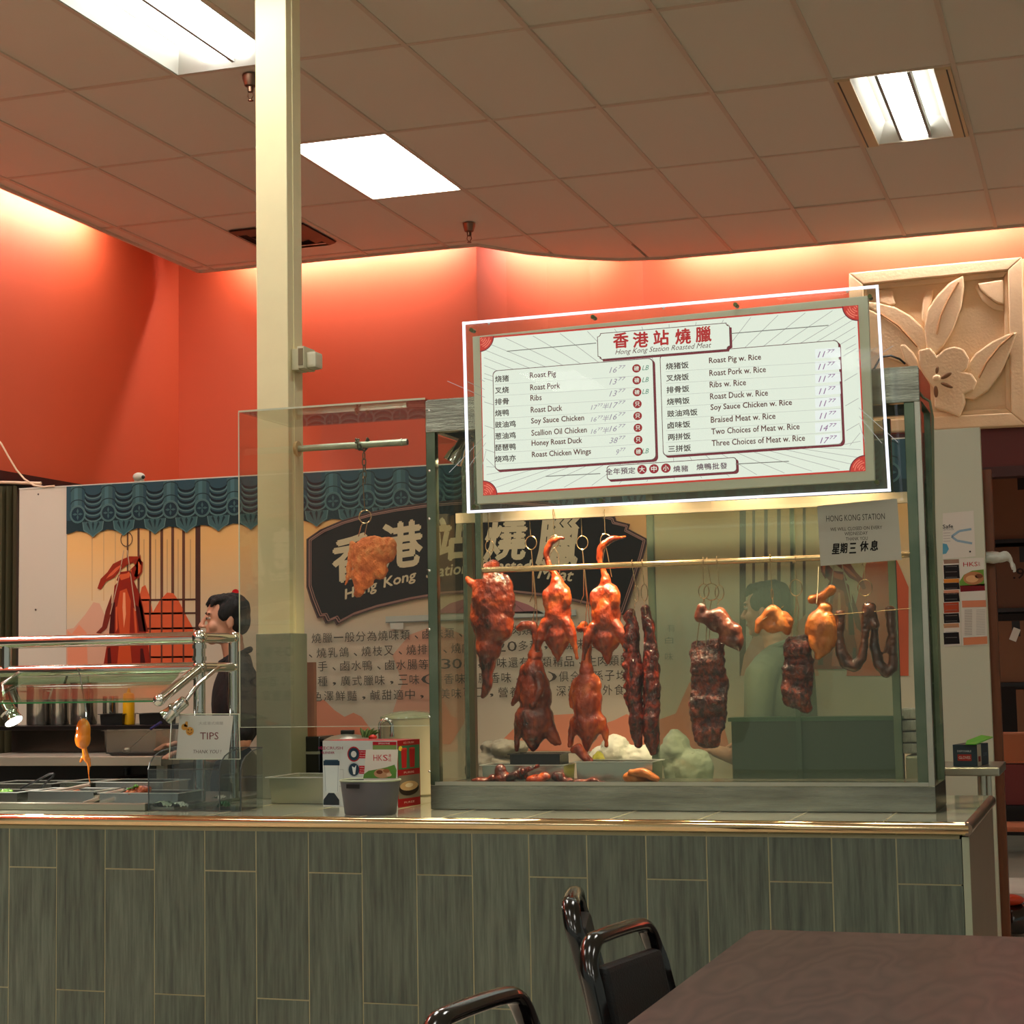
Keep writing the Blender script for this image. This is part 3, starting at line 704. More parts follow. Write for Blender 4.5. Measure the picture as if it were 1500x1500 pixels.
for y in (602, 690, 760, 836, 922, 1050, 1130):
    c = P(628.5, y, YC-.001)
    obj('rivet', MB().ell((c.x+.002, YC-.002, c.z), (.005, .003, .005), 8), M_CHROME, case, smooth=True)
M_CGL = glass('case_glass', (238, 244, 234), 1.3)
fr('side_glass', (xl0+.012, YC+pw, zb1), (xl0+.016, YK-.03, zt0), M_CGL)
fr('side_glass', (xr0-.016, YC+pw, zb1), (xr0-.012, YK-.03, zt0), M_CGL)
fr('front_glass', (xl0+pw, YC+.01, zb1), (xr0-.055, YC+.014, zt0), glass('front_glass', (250, 252, 248), .8))
M_SLIDE = glass('sliding_glass', (224, 230, 222), 1.4, .05, .07, (140, 164, 150))
fr('sliding_door', (xm+.014, YK-.02, zb1), ((xm+xm2)/2+.1, YK-.016, zt0), M_SLIDE)
fr('sliding_door', ((xm+xm2)/2+.08, YK-.01, zb1), (xm2-.014, YK-.006, zt0), M_SLIDE)
# rails and rods
YR1, YR2 = YC+.13, YC+.24
pa, pb = P(700, 744, YR2), P(1275, 740, YR2)
zr = P(900, 750, YR2).z
fr('hanging_rail', (xl0+.03, YR2-.012, zr-.016), (xr0-.06, YR2+.012, zr+.022), mat('rail_steel', (206, 188, 160), .3, .8))
r0, r1 = P(706, 835, YR1), P(1345, 812, YR1); zrod = (r0.z+r1.z)/2
obj('hanging_rod', MB().tube([(r0.x, YR1, zrod), (xr0-.04, YR1, zrod)], .011, 14), mat('rod_steel', (210, 180, 140), .22, .95), case, smooth=True)
fr('rod_bracket', (r0.x-.02, YR1-.012, P(706, 848, YR1).z), (r0.x+.002, YR1+.012, zt0+.01), M_GREEN)
fr('inner_channel', (P(684, 740, YK-.05).x, YK-.06, zb1), (P(692, 740, YK-.05).x, YK-.03, zt0+.01), mat('dark_channel', (110, 102, 78), .35, .8))
# loose cable over the top right corner
cc = [P(x, y, YC+.1) for x, y in ((1270, 560), (1290, 523), (1305, 521), (1318, 526), (1326, 533))]
single('lamp_cable', MB().tube(cc, .004, 6), M_BLACKP, 'black cable arching over the top right corner of the display case', 'cable', smooth=True)
cc = [P(x, y, YC+.02) for x, y in ((1343, 570), (1352, 582), (1362, 588), (1366, 610), (1368, 760), (1374, 900), (1379, 1060))]
single('lamp_cable', MB().tube(cc, .005, 6), mat('grey_green_cable', (96, 100, 74), .6), 'dull green cable running down the right side of the display case', 'cable', smooth=True)
# heat lamps: three housings on arms beneath the roof
def heat_lamp(c, aim, label, arm_to):
    t = thing('heat_lamp', label, 'lamp', c); d = (Vector(aim)-c).normalized(); M3 = d.to_track_quat('Z', 'Y').to_matrix()
    obj('housing', MB().lathe(c, [(.012, -.05), (.02, -.045), (.024, -.01), (.034, .02), (.038, .05), (.034, .05), (.026, .02)], 20, M3), M_CHROME, t, smooth=True)
    obj('bulb', MB().ell(c+d*.02, .02, 12), emis('lamp_bulb', (255, 226, 190), 30), t, smooth=True)
    obj('arm', MB().tube([c-d*.04, (c-d*.06+Vector(arm_to))/2+Vector((0, 0, .01)), Vector(arm_to)], .007, 8), M_CHROME, t, smooth=True)
    li = bpy.data.lights.new('heat_beam', 'SPOT'); li.energy = HEAT_W; li.color = (1, .74, .46); li.spot_size = math.radians(105); li.spot_blend = .7; li.shadow_soft_size = .03
    lo = bpy.data.objects.new('heat_beam', li); COL.objects.link(lo); lo.parent = t; lo.location = d*.06
    lo.rotation_euler = (-d).to_track_quat('Z', 'Y').to_euler(); WL[lo.name] = c
    return t
zl = zt0-.05
c = P(672, 660, YC+.13)
heat_lamp(c, c+Vector((-.16, -.05, -.3)), 'chrome heat lamp under the case roof left of the menu board, at the left post', (c.x+.05, c.y+.03, zt0))
for k, px in enumerate((790, 930, 1080, 1220)):
    c = P(px, 640, YC+.07); 
    heat_lamp(Vector((c.x, YC+.07, zl)), (c.x, YC+.26, zl-.7), 'chrome heat lamp under the case roof hidden behind the menu board, %s' % ('left end', 'left of centre', 'right of centre', 'right end')[k], (c.x, YC+.05, zt0))

# ================================================================== THE BACKLIT MENU BOARD
YS = 5.98
sign = thing('menu_board', 'backlit menu board in a clear acrylic frame with a glowing edge', 'menu', P(990, 735, YS))
OC = [(680, 474), (1285, 420), (1303, 718), (687, 750)]; IC = [(692, 493), (1271, 433), (1281, 703), (699, 738)]
PC = [(703, 494), (1257, 447), (1268, 690), (708, 726)]
o3 = [P(x, y, YS) for x, y in OC]
obj('acrylic_sheet', MB().prism(o3, (0, .006, 0)), glass('sheet_acrylic', (248, 250, 246), .12, .02, .05, (220, 212, 190)), sign)
M_EDGE = emis('lit_edge', (226, 232, 250), 1.25)
for i in range(4):
    a, b = o3[i], o3[(i+1) % 4]; d = (b-a).normalized(); n = d.cross(Vector((0, 1, 0)))*.0045
    obj('lit_edge', MB().prism([a-n-d*.0045, b-n+d*.0045, b+n+d*.0045, a+n-d*.0045], (0, -.008, 0)), M_EDGE, sign)
i3 = [P(x, y, YS+.03) for x, y in IC]
lb_ = obj('light_box', MB().prism(i3, (0, .03, 0)), mat('grey_green_frame', (220, 224, 204), .45), sign, bevel=.002)
for x, y in ((690, 483), (868, 464), (1077, 446), (1274, 434), (1284, 706), (694, 742), (880, 733)):
    c = P(x, y, YS-.002); t_ = obj('standoff', MB().tube([c, c+Vector((0, .034, 0))], .0075, 12), mat('standoff_bronze', (86, 96, 62), .3, .9), sign, smooth=True)
for x, y in ((716, 474), (972, 451), (1241, 427)):
    c = P(x, y, YS-.003); obj('screw_cap', MB().ell(c, (.005, .004, .005), 8), M_CHROME, sign, smooth=True)
# hangers to the case
for x in (760, 1200):
    c = P(x, 600, YS); obj('hanger', MB().box((c.x-.015, YS+.06, c.z-.04), (c.x+.015, YC-.004, c.z+.0)), M_STEEL, sign)
A = PArt(YS+.0295, .0003)
WHT = (232, 238, 228); RED = (196, 44, 40); DR = (112, 22, 48); LN = (110, 110, 108)
A.ppoly(PC, RED); A.up()
A.ppoly([(x+(2 if x < 900 else -2), y+(3 if y < 600 else -3)) for x, y in PC], DR); A.up()
A.ppoly([(704.6, 496.6), (1255, 449.6), (1266, 687.6), (709, 723)], WHT); A.up()
def bil(u, v):
    a = [PC[0][k]*(1-u)+PC[1][k]*u for k in (0, 1)]; b = [PC[3][k]*(1-u)+PC[2][k]*u for k in (0, 1)]
    return (a[0]*(1-v)+b[0]*v, a[1]*(1-v)+b[1]*v)
for k in range(-14, 15):   # fan of thin lines
    ux = .5+k*.042
    A.pl([bil(ux, .26), bil(min(max(.5+k*.072, .01), .99), .02 if abs(.5+k*.072-.5) < .49 else .02+(abs(k*.072)-.49)*.7)], .7, (160, 160, 158))
    A.pl([bil(ux, .84), bil(min(max(.5+k*.072, .01), .99), .98 if abs(k*.072) < .49 else .98-(abs(k*.072)-.49)*.7)], .7, (170, 170, 168))
for v in (.3, .45, .6, .75):
    A.pl([bil(.008, v-.04), bil(.05, v)], .7, (160, 160, 158)); A.pl([bil(.99, v-.04), bil(.955, v)], .7, (160, 160, 158))
A.up()
# corner medallions
for (u, v, a0) in ((0, 0, 270), (1, 0, 180), (0, 1, 0), (1, 1, 90)):
    c = bil(u, v); q = A.q(*c); r = S(21, YS)
    A.disc(q, r*1.08, r*1.08, DR, a0, a0+90, 10); A.L += 1; A.disc(q, r, r, RED, a0, a0+90, 10); A.L += 1
    for j in range(1, 7): A.arc(q, r*j/7, r*j/7, .0035, (236, 120, 104), a0+(j*9 % 30), a0+90-(j*13 % 30), 6)
    A.L -= 2
A.L += 3
def pbox(u0, v0, u1, v1, r=.02, notch=False, lw=1.2, shadow=True):
    pts = []
    rx, ry = r*.6, r*1.4
    for cx, cy, a0 in ((u0+rx, v0+ry, 180), (u1-rx, v0+ry, 270), (u1-rx, v1-ry, 0), (u0+rx, v1-ry, 90)):
        for k in range(6):
            a = math.radians(a0+18*k); pts.append((cx+rx*math.cos(a), cy+ry*math.sin(a)))
    if notch:
        pts = []
        for cx, cy, a0 in ((u0, v0, 90), (u1, v0, 180), (u1, v1, 270), (u0, v1, 0)):
            for k in range(5):
                a = math.radians(a0-22.5*k); pts.append((cx+rx*.8*math.cos(a), cy+ry*.8*math.sin(a)))
        pass
    if shadow: A.ppoly([bil(a+.005, b+.012) for a, b in pts], DR); A.L += 1
    A.ppoly([bil(a, b) for a, b in pts], (96, 60, 66)); A.L += 1
    e1, e2 = .0018, .0042; cu, cv_ = (u0+u1)/2, (v0+v1)/2
    A.ppoly([bil(cu+(a-cu)*(1-e1*2/(u1-u0)), cv_+(b-cv_)*(1-e2*2/(v1-v0))) for a, b in pts], WHT); A.L += 1
pbox(.032, .218, .455, .848); pbox(.473, .20, .945, .83)
pbox(.31, .04, .66, .205, .018, True); pbox(.325, .865, .665, .955, .014)
A.pl([(743, 515), (874, 503)], 1.2, LN); A.pl([(1071, 489), (1214, 477)], 1.2, LN); A.pl([(800, 698), (880, 694)], 1.2, LN); A.pl([(1078, 680), (1156, 676)], 1.2, LN)
HR = (176, 20, 36); TXT = (84, 34, 42); CH = (60, 50, 52)
for ch, x, y in (('香', 910, 499), ('港', 939, 498), ('站', 969, 495), ('燒', 1001, 493), ('臘', 1031, 490)): A.ptext(ch, x-11, x+11, y, 22, HR, .03)
A.ptext('Hong Kong Station Roasted Meat', 901, 1042, 512, 10, TXT, .0, .35)
ln = [('烧猪', 'Roast Pig', 815, '16⁷⁷', 5, '磅'), ('叉烧', 'Roast Pork', 821, '13⁷⁷', 5, '磅'), ('排骨', 'Ribs', 794, '13⁷⁷', 5, '磅'), ('烧鸭', 'Roast Duck', 824, '17⁷⁷', 0, '只'), ('豉油鸡', 'Soy Sauce Chicken', 856, '16⁷⁷', 0, '只'), ('葱油鸡', 'Scallion Oil Chicken', 860, '16⁷⁷', 0, '只'), ('琵琶鸭', 'Honey Roast Duck', 853, '38⁷⁷', 0, '只'), ('烧鸡亦', 'Roast Chicken Wings', 866, '9⁷⁷', 5, '磅')]
PRC = (150, 140, 160)
for k, (c1, e1, xe, pr, lb, cir) in enumerate(ln):
    y = 555+k*16.7; ye = 550+k*16.4
    A.ptext(c1, 726, 726+10*len(c1)+ (0), y-.3*k*0, 9.5, CH, .025)
    A.ptext(e1, 777+k*.4, xe, ye, 10.5 if any(q in e1 for q in 'gyp') else 8.5, TXT, .02)
    A.pl([(726, y+8.6), (932, y-3.8)], .5, (190, 194, 188))
    x_ = 933+k*.4; yc_ = 540+k*17.4
    A.pdisc(x_, yc_, 6.2, (150, 20, 38)); A.L += 1; A.ptext(cir, x_-3.4, x_+3.4, yc_, 6.6, WHT, .02); A.L -= 1
    if lb: A.ptext('LB', 941, 951, yc_-1, 7, (60, 130, 110), 0, .3)
    yp = 541+k*17.2
    A.ptext(pr, 893 if k != 7 else 903, 917, yp, 10, PRC, 0, .35)
for k, (pp, qq) in enumerate((('17⁷⁷半', '32⁷⁷'), ('16⁷⁷半', '27⁷⁷'), ('16⁷⁷半', '27⁷⁷'))): A.ptext(pp, 866, 893, 596+k*17.6, 9, PRC, 0, .3)
rn = [('烧猪饭', 'Roast Pig w. Rice', 1115, 3), ('叉烧饭', 'Roast Pork w. Rice', 1122, 3), ('排骨饭', 'Ribs w. Rice', 1093, 3), ('烧鸭饭', 'Roast Duck w. Rice', 1125, 3), ('豉油鸡饭', 'Soy Sauce Chicken w. Rice', 1160, 4), ('卤味饭', 'Braised Meat w. Rice', 1136, 3), ('两拼饭', 'Two Choices of Meat w. Rice', 1171, 3), ('三拼饭', 'Three Choices of Meat w. Rice', 1179, 3)]
rp = ['11⁷⁷']*6+['14⁷⁷', '17⁷⁷']
for k, (c1, e1, xe, n_) in enumerate(rn):
    y = 536+k*17.3; ye = 527+k*17.2-(xe-1115)*.03
    A.ptext(c1, 976+k*.5, 976+k*.5+11*n_, y, 9.5, CH, .025); A.ptext(e1, 1039+k*.5, xe, ye+ (1040-1040), 10.5 if any(q in e1 for q in 'gyp') else 8.5, TXT, .02)
    A.pl([(976, y+8.8), (1232, y-6.6)], .5, (190, 194, 188))
    yp = 519+k*18; A.ppoly([(1194, yp-7), (1231, yp-10), (1232, yp+4), (1195, yp+7)], (240, 244, 246)); A.L += 1
    A.ptext(rp[k], 1198+k*.5, 1223+k*.5, yp-1, 10, (136, 84, 140), 0, .35); A.L -= 1
for k, ch in enumerate('全年預定'): A.ptext(ch, 888+11*k, 898+11*k, 691-k*.5, 9, (90, 60, 80), .02)
for k, ch in enumerate('大中小'):
    A.pdisc(941+17.5*k, 688-k, 6.8, (150, 20, 46)); A.L += 1; A.ptext(ch, 937+17.5*k, 945+17.5*k, 688-k, 8, WHT, .02); A.L -= 1
for k, ch in enumerate('燒豬'): A.ptext(ch, 987+11.5*k, 997+11.5*k, 687-k*.5, 9, (90, 60, 80), .02)
for k, ch in enumerate('燒鴨批發'): A.ptext(ch, 1021+11.5*k, 1031+11.5*k, 684-k*.5, 9, (90, 60, 80), .02)
A.build('menu_print', PRINT_LIT, lb_)
# notice taped to the case
YN = YC-.012
t = thing('paper_notice', 'plain grey paper notice about Wednesday closing, taped to the right of the case front', 'notice', P(1258, 828, YN))
NC = [(1197, 741), (1314, 730), (1321, 820), (1202, 829)]
obj('sheet', MB().prism([P(x, y, YN) for x, y in NC], (0, .001, 0)), mat('notice_paper', (178, 176, 158), .4), t)
A = PArt(YN-.0005, .0003); NK = (62, 58, 54)
A.ptext('HONG KONG STATION', 1210, 1296, 758, 8.5, NK, .0, 0, .0)
A.ptext('WE WILL CLOSED ON EVERY', 1216, 1292, 774, 4.8, NK); A.ptext('WEDNESDAY', 1237, 1271, 781.3, 4.8, NK); A.ptext('THANK YOU', 1239, 1271, 789, 4.8, NK)
for ch, x, y, ww in (('星', 1224, 804, 11), ('期', 1236, 803, 11), ('三', 1249, 803, 10), ('休', 1266, 800, 12), ('息', 1280, 799, 11)): A.ptext(ch, x-ww/2, x+ww/2, y, 14, (14, 12, 12), .03, .15)
A.build('notice_print', PRINT, t)

# ================================================================== GLASS GUARD AND PIPE LEFT OF THE CASE
gx = P(350, 800, YC).x; gtop = P(348, 604, YC).z; gbot = P(400, 1065, YC).z; gtr = P(620, 586, YC).z
guard = thing('glass_guard', 'clear acrylic guard box fixed between the display case and the cream column', 'glass guard', ((gx+xl0)/2, 6.38, gbot))
M_GUARD = glass('guard_acrylic', (250, 251, 248), 1., .02, .004, (220, 206, 180))
obj('front_pane', MB().box((gx, YC, gbot), (xl0, YC+.005, gtop)), M_GUARD, guard)
obj('side_pane', MB().box((gx, YC+.005, gbot), (gx+.005, CY0-.01, gtop)), M_GUARD, guard)
obj('top_pane', MB().box((gx, YC, gtop), (xl0, CY0-.01, gtop+.005)), M_GUARD, guard)
M_GEDGE = mat('pane_edge', (206, 212, 186), .25)
for a, b in (((gx-.001, YC-.001, gbot), (gx+.003, YC+.001, gtop)), ((gx, YC-.0015, gtop-.001), (xl0, YC, gtop+.006)), ((gx, YC-.001, gbot-.001), (xl0, YC+.004, gbot+.001))):
    obj('pane_edge', MB().box(a, b), M_GEDGE, guard)
YP = CY0+.08
p0, p1 = P(436, 656, YP), P(597, 649, YP); zp = (p0.z+p1.z)/2; px0 = b2-.0
px0 = WL[col.name].x+cw/2-.006
t = thing('steel_pipe', 'short galvanised pipe sticking out of the cream column, chain wound round it', 'pipe', (px0, YP, zp))
M_GALV = mat('galvanised', (176, 184, 160), .3, .85, var=.2, scale=30)
obj('pipe', MB().tube([(px0, YP, zp), (p1.x, YP, zp)], .0135, 16), M_GALV, t, smooth=True)
obj('pipe_collar', MB().tube([(p1.x-.03, YP, zp), (p1.x-.022, YP, zp)], .0155, 16), M_GALV, t, smooth=True)
obj('pipe_mouth', MB().tube([(p1.x, YP, zp), (p1.x+.001, YP, zp)], .011, 16), M_BLACKP, t)
obj('flange', MB().tube([(px0, YP, zp), (px0+.012, YP, zp)], .032, 20), mat('flange_cream', (206, 176, 124), .5), t, smooth=True)
# chain
def link(c, L_, w_, rot, r=.0028):
    pts = []
    for k in range(14):
        a = 2*math.pi*k/14; u = w_*math.cos(a); v = (L_-w_)*(1 if math.sin(a) > 0 else -1)*.8+w_*math.sin(a) if abs(math.sin(a)) > .01 else 0
        pts.append(Vector((u*math.cos(rot), u*math.sin(rot), v)))
    return [Vector(c)+p for p in pts], r
M_CHAIN = mat('chain_dark', (92, 88, 66), .4, .9)
ch = thing('chain', 'dark steel chain wound around the pipe and hanging down to a meat hook', 'chain', P(530, 700, YP))
xc = P(528, 655, YP).x
for k in range(11):
    a = k*.75; c = Vector((xc-.025+.0055*k, YP+.02*math.cos(a), zp+.02*math.sin(a)))
    pts, r = link((0, 0, 0), .014, .007, 0); M_ = Matrix.Translation(c) @ Matrix.Rotation(a, 4, 'X') @ Matrix.Rotation(k*1.1, 4, 'Z')
    obj('chain_link', MB().tube([M_ @ p for p in pts], .0035, 6, closed=True), M_CHAIN, ch, smooth=True)
for k, y in enumerate((668, 677, 686, 695, 703)):
    c = P(533+k*.3, y, YP-.02); pts, r = link(c, .016, .0075, (0 if k % 2 else 1.4))
    obj('chain_link', MB().tube(pts, .0025, 6, closed=True), M_CHAIN, ch, smooth=True)

# ================================================================== SNEEZE GUARD OF CHROME TUBE AT THE LEFT
YT, YT2 = 6.30, 6.52
sg = thing('sneeze_guard', 'chrome tube frame with slanting glass shelf over the food trays at left', 'sneeze guard', P(292, 1190, YT))
zT1, zT2 = P(140, 938, YT).z, P(140, 981, YT).z; xp = P(292, 960, YT).x; xp2 = P(342, 960, YT2).x; rT = .0245
def tube(name, pts, r, **k): return obj(name, MB().tube(pts, r, 20), M_CHROME, sg, smooth=True)
xL = P(-40, 940, YT).x
tube('rail', [(xL, YT, zT1), (xp, YT, zT1)], rT); tube('rail', [(xL, YT, zT2), (xp, YT, zT2)], rT*.92)
tube('post', [(xp, YT, CT+.0125), (xp, YT, zT1)], .0235); tube('post', [(xp2, YT2, CT+.0125), (xp2, YT2, zT1)], .02)
tube('rail', [(xp, YT, zT1), (xp2, YT2, zT1)], .02); tube('rail', [(xp, YT, zT2), (xp2, YT2, zT2)], .019)
for c, r in (((xp, YT, zT1), .031), ((xp, YT, zT2), .029), ((xp2, YT2, zT1), .026), ((xp2, YT2, zT2), .024)): obj('ball_joint', MB().ell(c, r, 20), M_CHROME, sg, smooth=True)
for z in (zT1-.035, zT2+.035, zT2-.04): obj('post_collar', MB().tube([(xp, YT, z-.008), (xp, YT, z+.008)], .028, 20), M_CHROME, sg, smooth=True)
xs = P(10, 960, YT).x; obj('spacer', MB().tube([(xs, YT, zT2), (xs, YT, zT1)], .02, 16), M_CHROME, sg, smooth=True)
YD = 5.98; e = P(233, 1026, YD)
tube('support_arm', [(xp, YT, zT2), e], .02); obj('ball_joint', MB().ell(e, .023, 16), M_CHROME, sg, smooth=True)
gz = P(110, 1028, YD).z; xg1 = P(226, 1026, YD).x
mb = MB(); mb.prism([Vector((xL, YT, zT2-.024)), Vector((P(262, 985, YT).x, YT, zT2-.024)), Vector((xg1, YD, gz)), Vector((xL, YD, gz))], (0, 0, -.005))
obj('shelf_glass', mb, glass('shelf_glass', (214, 232, 216), 1.6), sg)
obj('glass_edge', MB().box((xL, YD-.002, gz-.005), (xg1, YD, gz+.001)), mat('green_edge', (60, 130, 76), .2), sg)
# spot lamps fixed to the guard
def spot(px, py, Y, d, r, L_, label, lit, wp=0):
    c = P(px, py, Y); d = Vector(d).normalized(); t = thing('food_lamp', label, 'lamp', c); M3 = d.to_track_quat('Z', 'Y').to_matrix()
    obj('lamp_shell', MB().lathe(c, [(r*.5, -L_), (r*.75, -L_*.95), (r*.8, -L_*.5), (r*1.0, -L_*.42), (r*.85, -L_*.3), (r, 0), (r*1.04, .004), (r*.93, .002)], 24, M3), M_CHROME, t, smooth=True)
    obj('lamp_face', MB().lathe(c, [(r*.93, .0), (r*.92, .003)], 24, M3), emis('lamp_face', (255, 250, 238), 18.) if lit else mat('lamp_off', (60, 60, 66), .2), t)
    obj('lamp_arm', MB().tube([c-d*L_, c-d*(L_+.05)+Vector((0, .02, .03)), Vector((c.x-d.x*(L_+.06), YT, zT2))], .008, 10), M_CHROME, t, smooth=True)
    if lit:
        li = bpy.data.lights.new('lamp_beam', 'SPOT'); li.energy = wp; li.color = (1, .95, .85); li.spot_size = math.radians(120); li.spot_blend = .6; li.shadow_soft_size = .03
        lo = bpy.data.objects.new('lamp_beam', li); COL.objects.link(lo); lo.parent = t; lo.location = d*.02; lo.rotation_euler = (-d).to_track_quat('Z', 'Y').to_euler()
spot(20, 1056, 6.12, (.55, -.1, -.8), .038, .09, 'lit chrome food lamp with white glowing face at the far left', True, 14)
spot(243, 1050, 6.10, (-.75, -.2, -.62), .03, .1, 'unlit chrome food lamp clamped under the guard arm near the tips sign', False)

# ================================================================== ROAST MEATS (organic meshes: joined lumps, remeshed and roughened)
def blob(parts, vox=.005, noise_amt=.003, noise_sc=40., smooth_it=4, seed=0, fine=.0008):
    bm = bmesh.new()
    for pr in parts:
        if pr[0] == 'c':      # tapered chain: points, radii
            pts, rr = pr[1], pr[2]
            q = [pts[0]]; r = [rr[0]]
            for i in range(len(pts)-1):
                for t in (.25, .5, .75, 1.): q.append(pts[i].lerp(pts[i+1], t)); r.append(rr[i]*(1-t)+rr[i+1]*t)
            for p, rad in zip(q, r):
                bmesh.ops.create_icosphere(bm, subdivisions=2, radius=rad, matrix=Matrix.Translation(p))
        else:                  # ellipsoid: centre, radii, rotation about y
            T = Matrix.Translation(pr[1]) @ Matrix.Rotation(pr[3] if len(pr) > 3 else 0, 4, 'Y') @ Matrix.Diagonal((*pr[2], 1))
            bmesh.ops.create_icosphere(bm, subdivisions=3, radius=1, matrix=T)
    me = bpy.data.meshes.new('b'); bm.to_mesh(me); bm.free()
    o = bpy.data.objects.new('b', me); COL.objects.link(o)
    md = o.modifiers.new('r', 'REMESH'); md.mode = 'VOXEL'; md.voxel_size = vox
    md = o.modifiers.new('s', 'SMOOTH'); md.factor = .6; md.iterations = smooth_it
    dg = bpy.context.evaluated_depsgraph_get(); m2 = bpy.data.meshes.new_from_object(o.evaluated_get(dg))
    bpy.data.objects.remove(o); bpy.data.meshes.remove(me)
    off = Vector((seed*3.1, seed*1.7, seed*.9))
    for v in m2.vertices:
        n = v.normal; p = v.co
        d = noise.noise(p*noise_sc+off)*noise_amt + noise.noise(p*noise_sc*.35+off)*noise_amt*1.4 + noise.noise(p*noise_sc*3.5+off)*fine*1.6 - (1-abs(noise.noise(p*noise_sc*.9+off*2))*4)*fine*(1.1 if abs(noise.noise(p*noise_sc*.9+off*2)) < .25 else 0)
        v.co = p+n*d
    m2.update(); return m2
def meatmat(name, a, b, c, rough=.25, sc_=16., coat=.75, bump=.8, bs=70, wrinkle=1.):
    if name in MATS: return MATS[name]
    mt, n, l, p = newmat(name); MATS[name] = mt
    tc = n.new('ShaderNodeTexCoord'); mp = n.new('ShaderNodeMapping'); mp.inputs['Scale'].default_value = (1, 1, .6); l.new(tc.outputs['Object'], mp.inputs[0])
    t = n.new('ShaderNodeTexNoise'); t.inputs['Scale'].default_value = sc_; t.inputs['Detail'].default_value = 7; t.inputs['Distortion'].default_value = .6; l.new(mp.outputs[0], t.inputs[0])
    r = n.new('ShaderNodeValToRGB'); l.new(t.outputs[0], r.inputs[0]); e = r.color_ramp.elements
    e[0].position = .32; e[0].color = (*lin(a), 1); e[1].position = .68; e[1].color = (*lin(c), 1); x = e.new(.5); x.color = (*lin(b), 1)
    l.new(r.outputs[0], p.inputs['Base Color']); p.inputs['Roughness'].default_value = rough
    p.inputs['Coat Weight'].default_value = coat; p.inputs['Coat Roughness'].default_value = .13
    p.inputs['Subsurface Weight'].default_value = 0
    t2 = n.new('ShaderNodeTexNoise'); t2.inputs['Scale'].default_value = bs; t2.inputs['Detail'].default_value = 5; l.new(mp.outputs[0], t2.inputs[0])
    bp = n.new('ShaderNodeBump'); bp.inputs['Strength'].default_value = bump; bp.inputs['Distance'].default_value = .008
    l.new(t2.outputs[0], bp.inputs['Height']); l.new(bp.outputs[0], p.inputs['Normal']); l.new(bp.outputs[0], p.inputs['Coat Normal'])
    return mt
DUCK = meatmat('duck_glaze', (84, 24, 8), (176, 62, 18), (226, 112, 40))
DUCKD = meatmat('duck_glaze_dark', (48, 16, 8), (118, 40, 15), (176, 72, 26))
CHAR = meatmat('charred_glaze', (24, 8, 6), (88, 22, 10), (164, 52, 22), rough=.22, sc_=32, bump=1., bs=110)
RIBS = meatmat('rib_glaze', (26, 9, 6), (82, 26, 13), (150, 60, 30), rough=.3, sc_=45, bump=1., bs=120)
PORK = meatmat('crisp_pork', (200, 92, 36), (240, 128, 58), (252, 168, 96), rough=.75, sc_=20, coat=0., bump=.9, bs=160)  # colours raised to carry the lamp light falling on the piece
YELL = meatmat('yellow_skin', (168, 84, 30), (210, 122, 52), (232, 156, 84), rough=.3, sc_=10, coat=.4, bump=.25, bs=90)
SQUID = meatmat('orange_skin', (216, 96, 16), (236, 128, 26), (246, 156, 50), rough=.18, sc_=8, coat=.6, bump=.15, bs=60)
INTES = meatmat('brown_skin', (46, 24, 14), (86, 46, 26), (120, 66, 36), rough=.35, sc_=16, bump=.4, bs=80)
BELLY = meatmat('belly_layers', (40, 16, 10), (122, 54, 30), (196, 112, 72), rough=.4, sc_=9, bump=.5, bs=60)
def k3(Y, pts):   # px, py, r px, dy -> points and radii
    return ('c', [P(p[0], p[1], Y, p[3] if len(p) > 3 else 0) for p in pts], [S(p[2], Y) for p in pts])
def e3(Y, x, y, rx, rz, ry=None, dy=0, rot=0):
    return ('e', P(x, y, Y, dy), (S(rx, Y), S(ry or min(rx, rz), Y), S(rz, Y)), rot)
def meat(name, label, cat, Y, parts, mt, group=None, **k):
    me = blob(parts, **k); return tag(obj(name, me, mt, smooth=True), label, cat, group)
def hook(name, label, Y, top, ringc, rr, prongs, sq=.85, grp='meat hooks in the display case', barb=None, wr=.0016):
    """S-hook: top wire over the rail, a ring, and prongs to the meat"""
    t = thing(name, label, 'hook', P(ringc[0], ringc[1], Y))
    tp = P(top[0], top[1], Y); rc = P(ringc[0], ringc[1], Y); R = S(rr, Y)
    over = [tp+Vector((-.012, .016, -.018)), tp+Vector((-.006, .014, .006)), tp+Vector((0, 0, .014)), tp+Vector((.002, -.016, .004)), rc+Vector((0, -.004, R))]
    obj('top_wire', MB().tube(over, wr, 6), M_WIRE, t, smooth=True)
    obj('ring', MB().ring(rc, R, wr*1.15, 'Y', 22, 6, sq), M_WIRE, t, smooth=True)
    for i, pr in enumerate(prongs):
        pts = [rc+Vector((0, 0, -R))]+[P(x, y, Y-.004) for x, y in pr]
        obj('prong', MB().tube(pts, wr, 6), M_WIRE, t, smooth=True)
    return t
YA, YBk = YR2-.01, YR2+.03
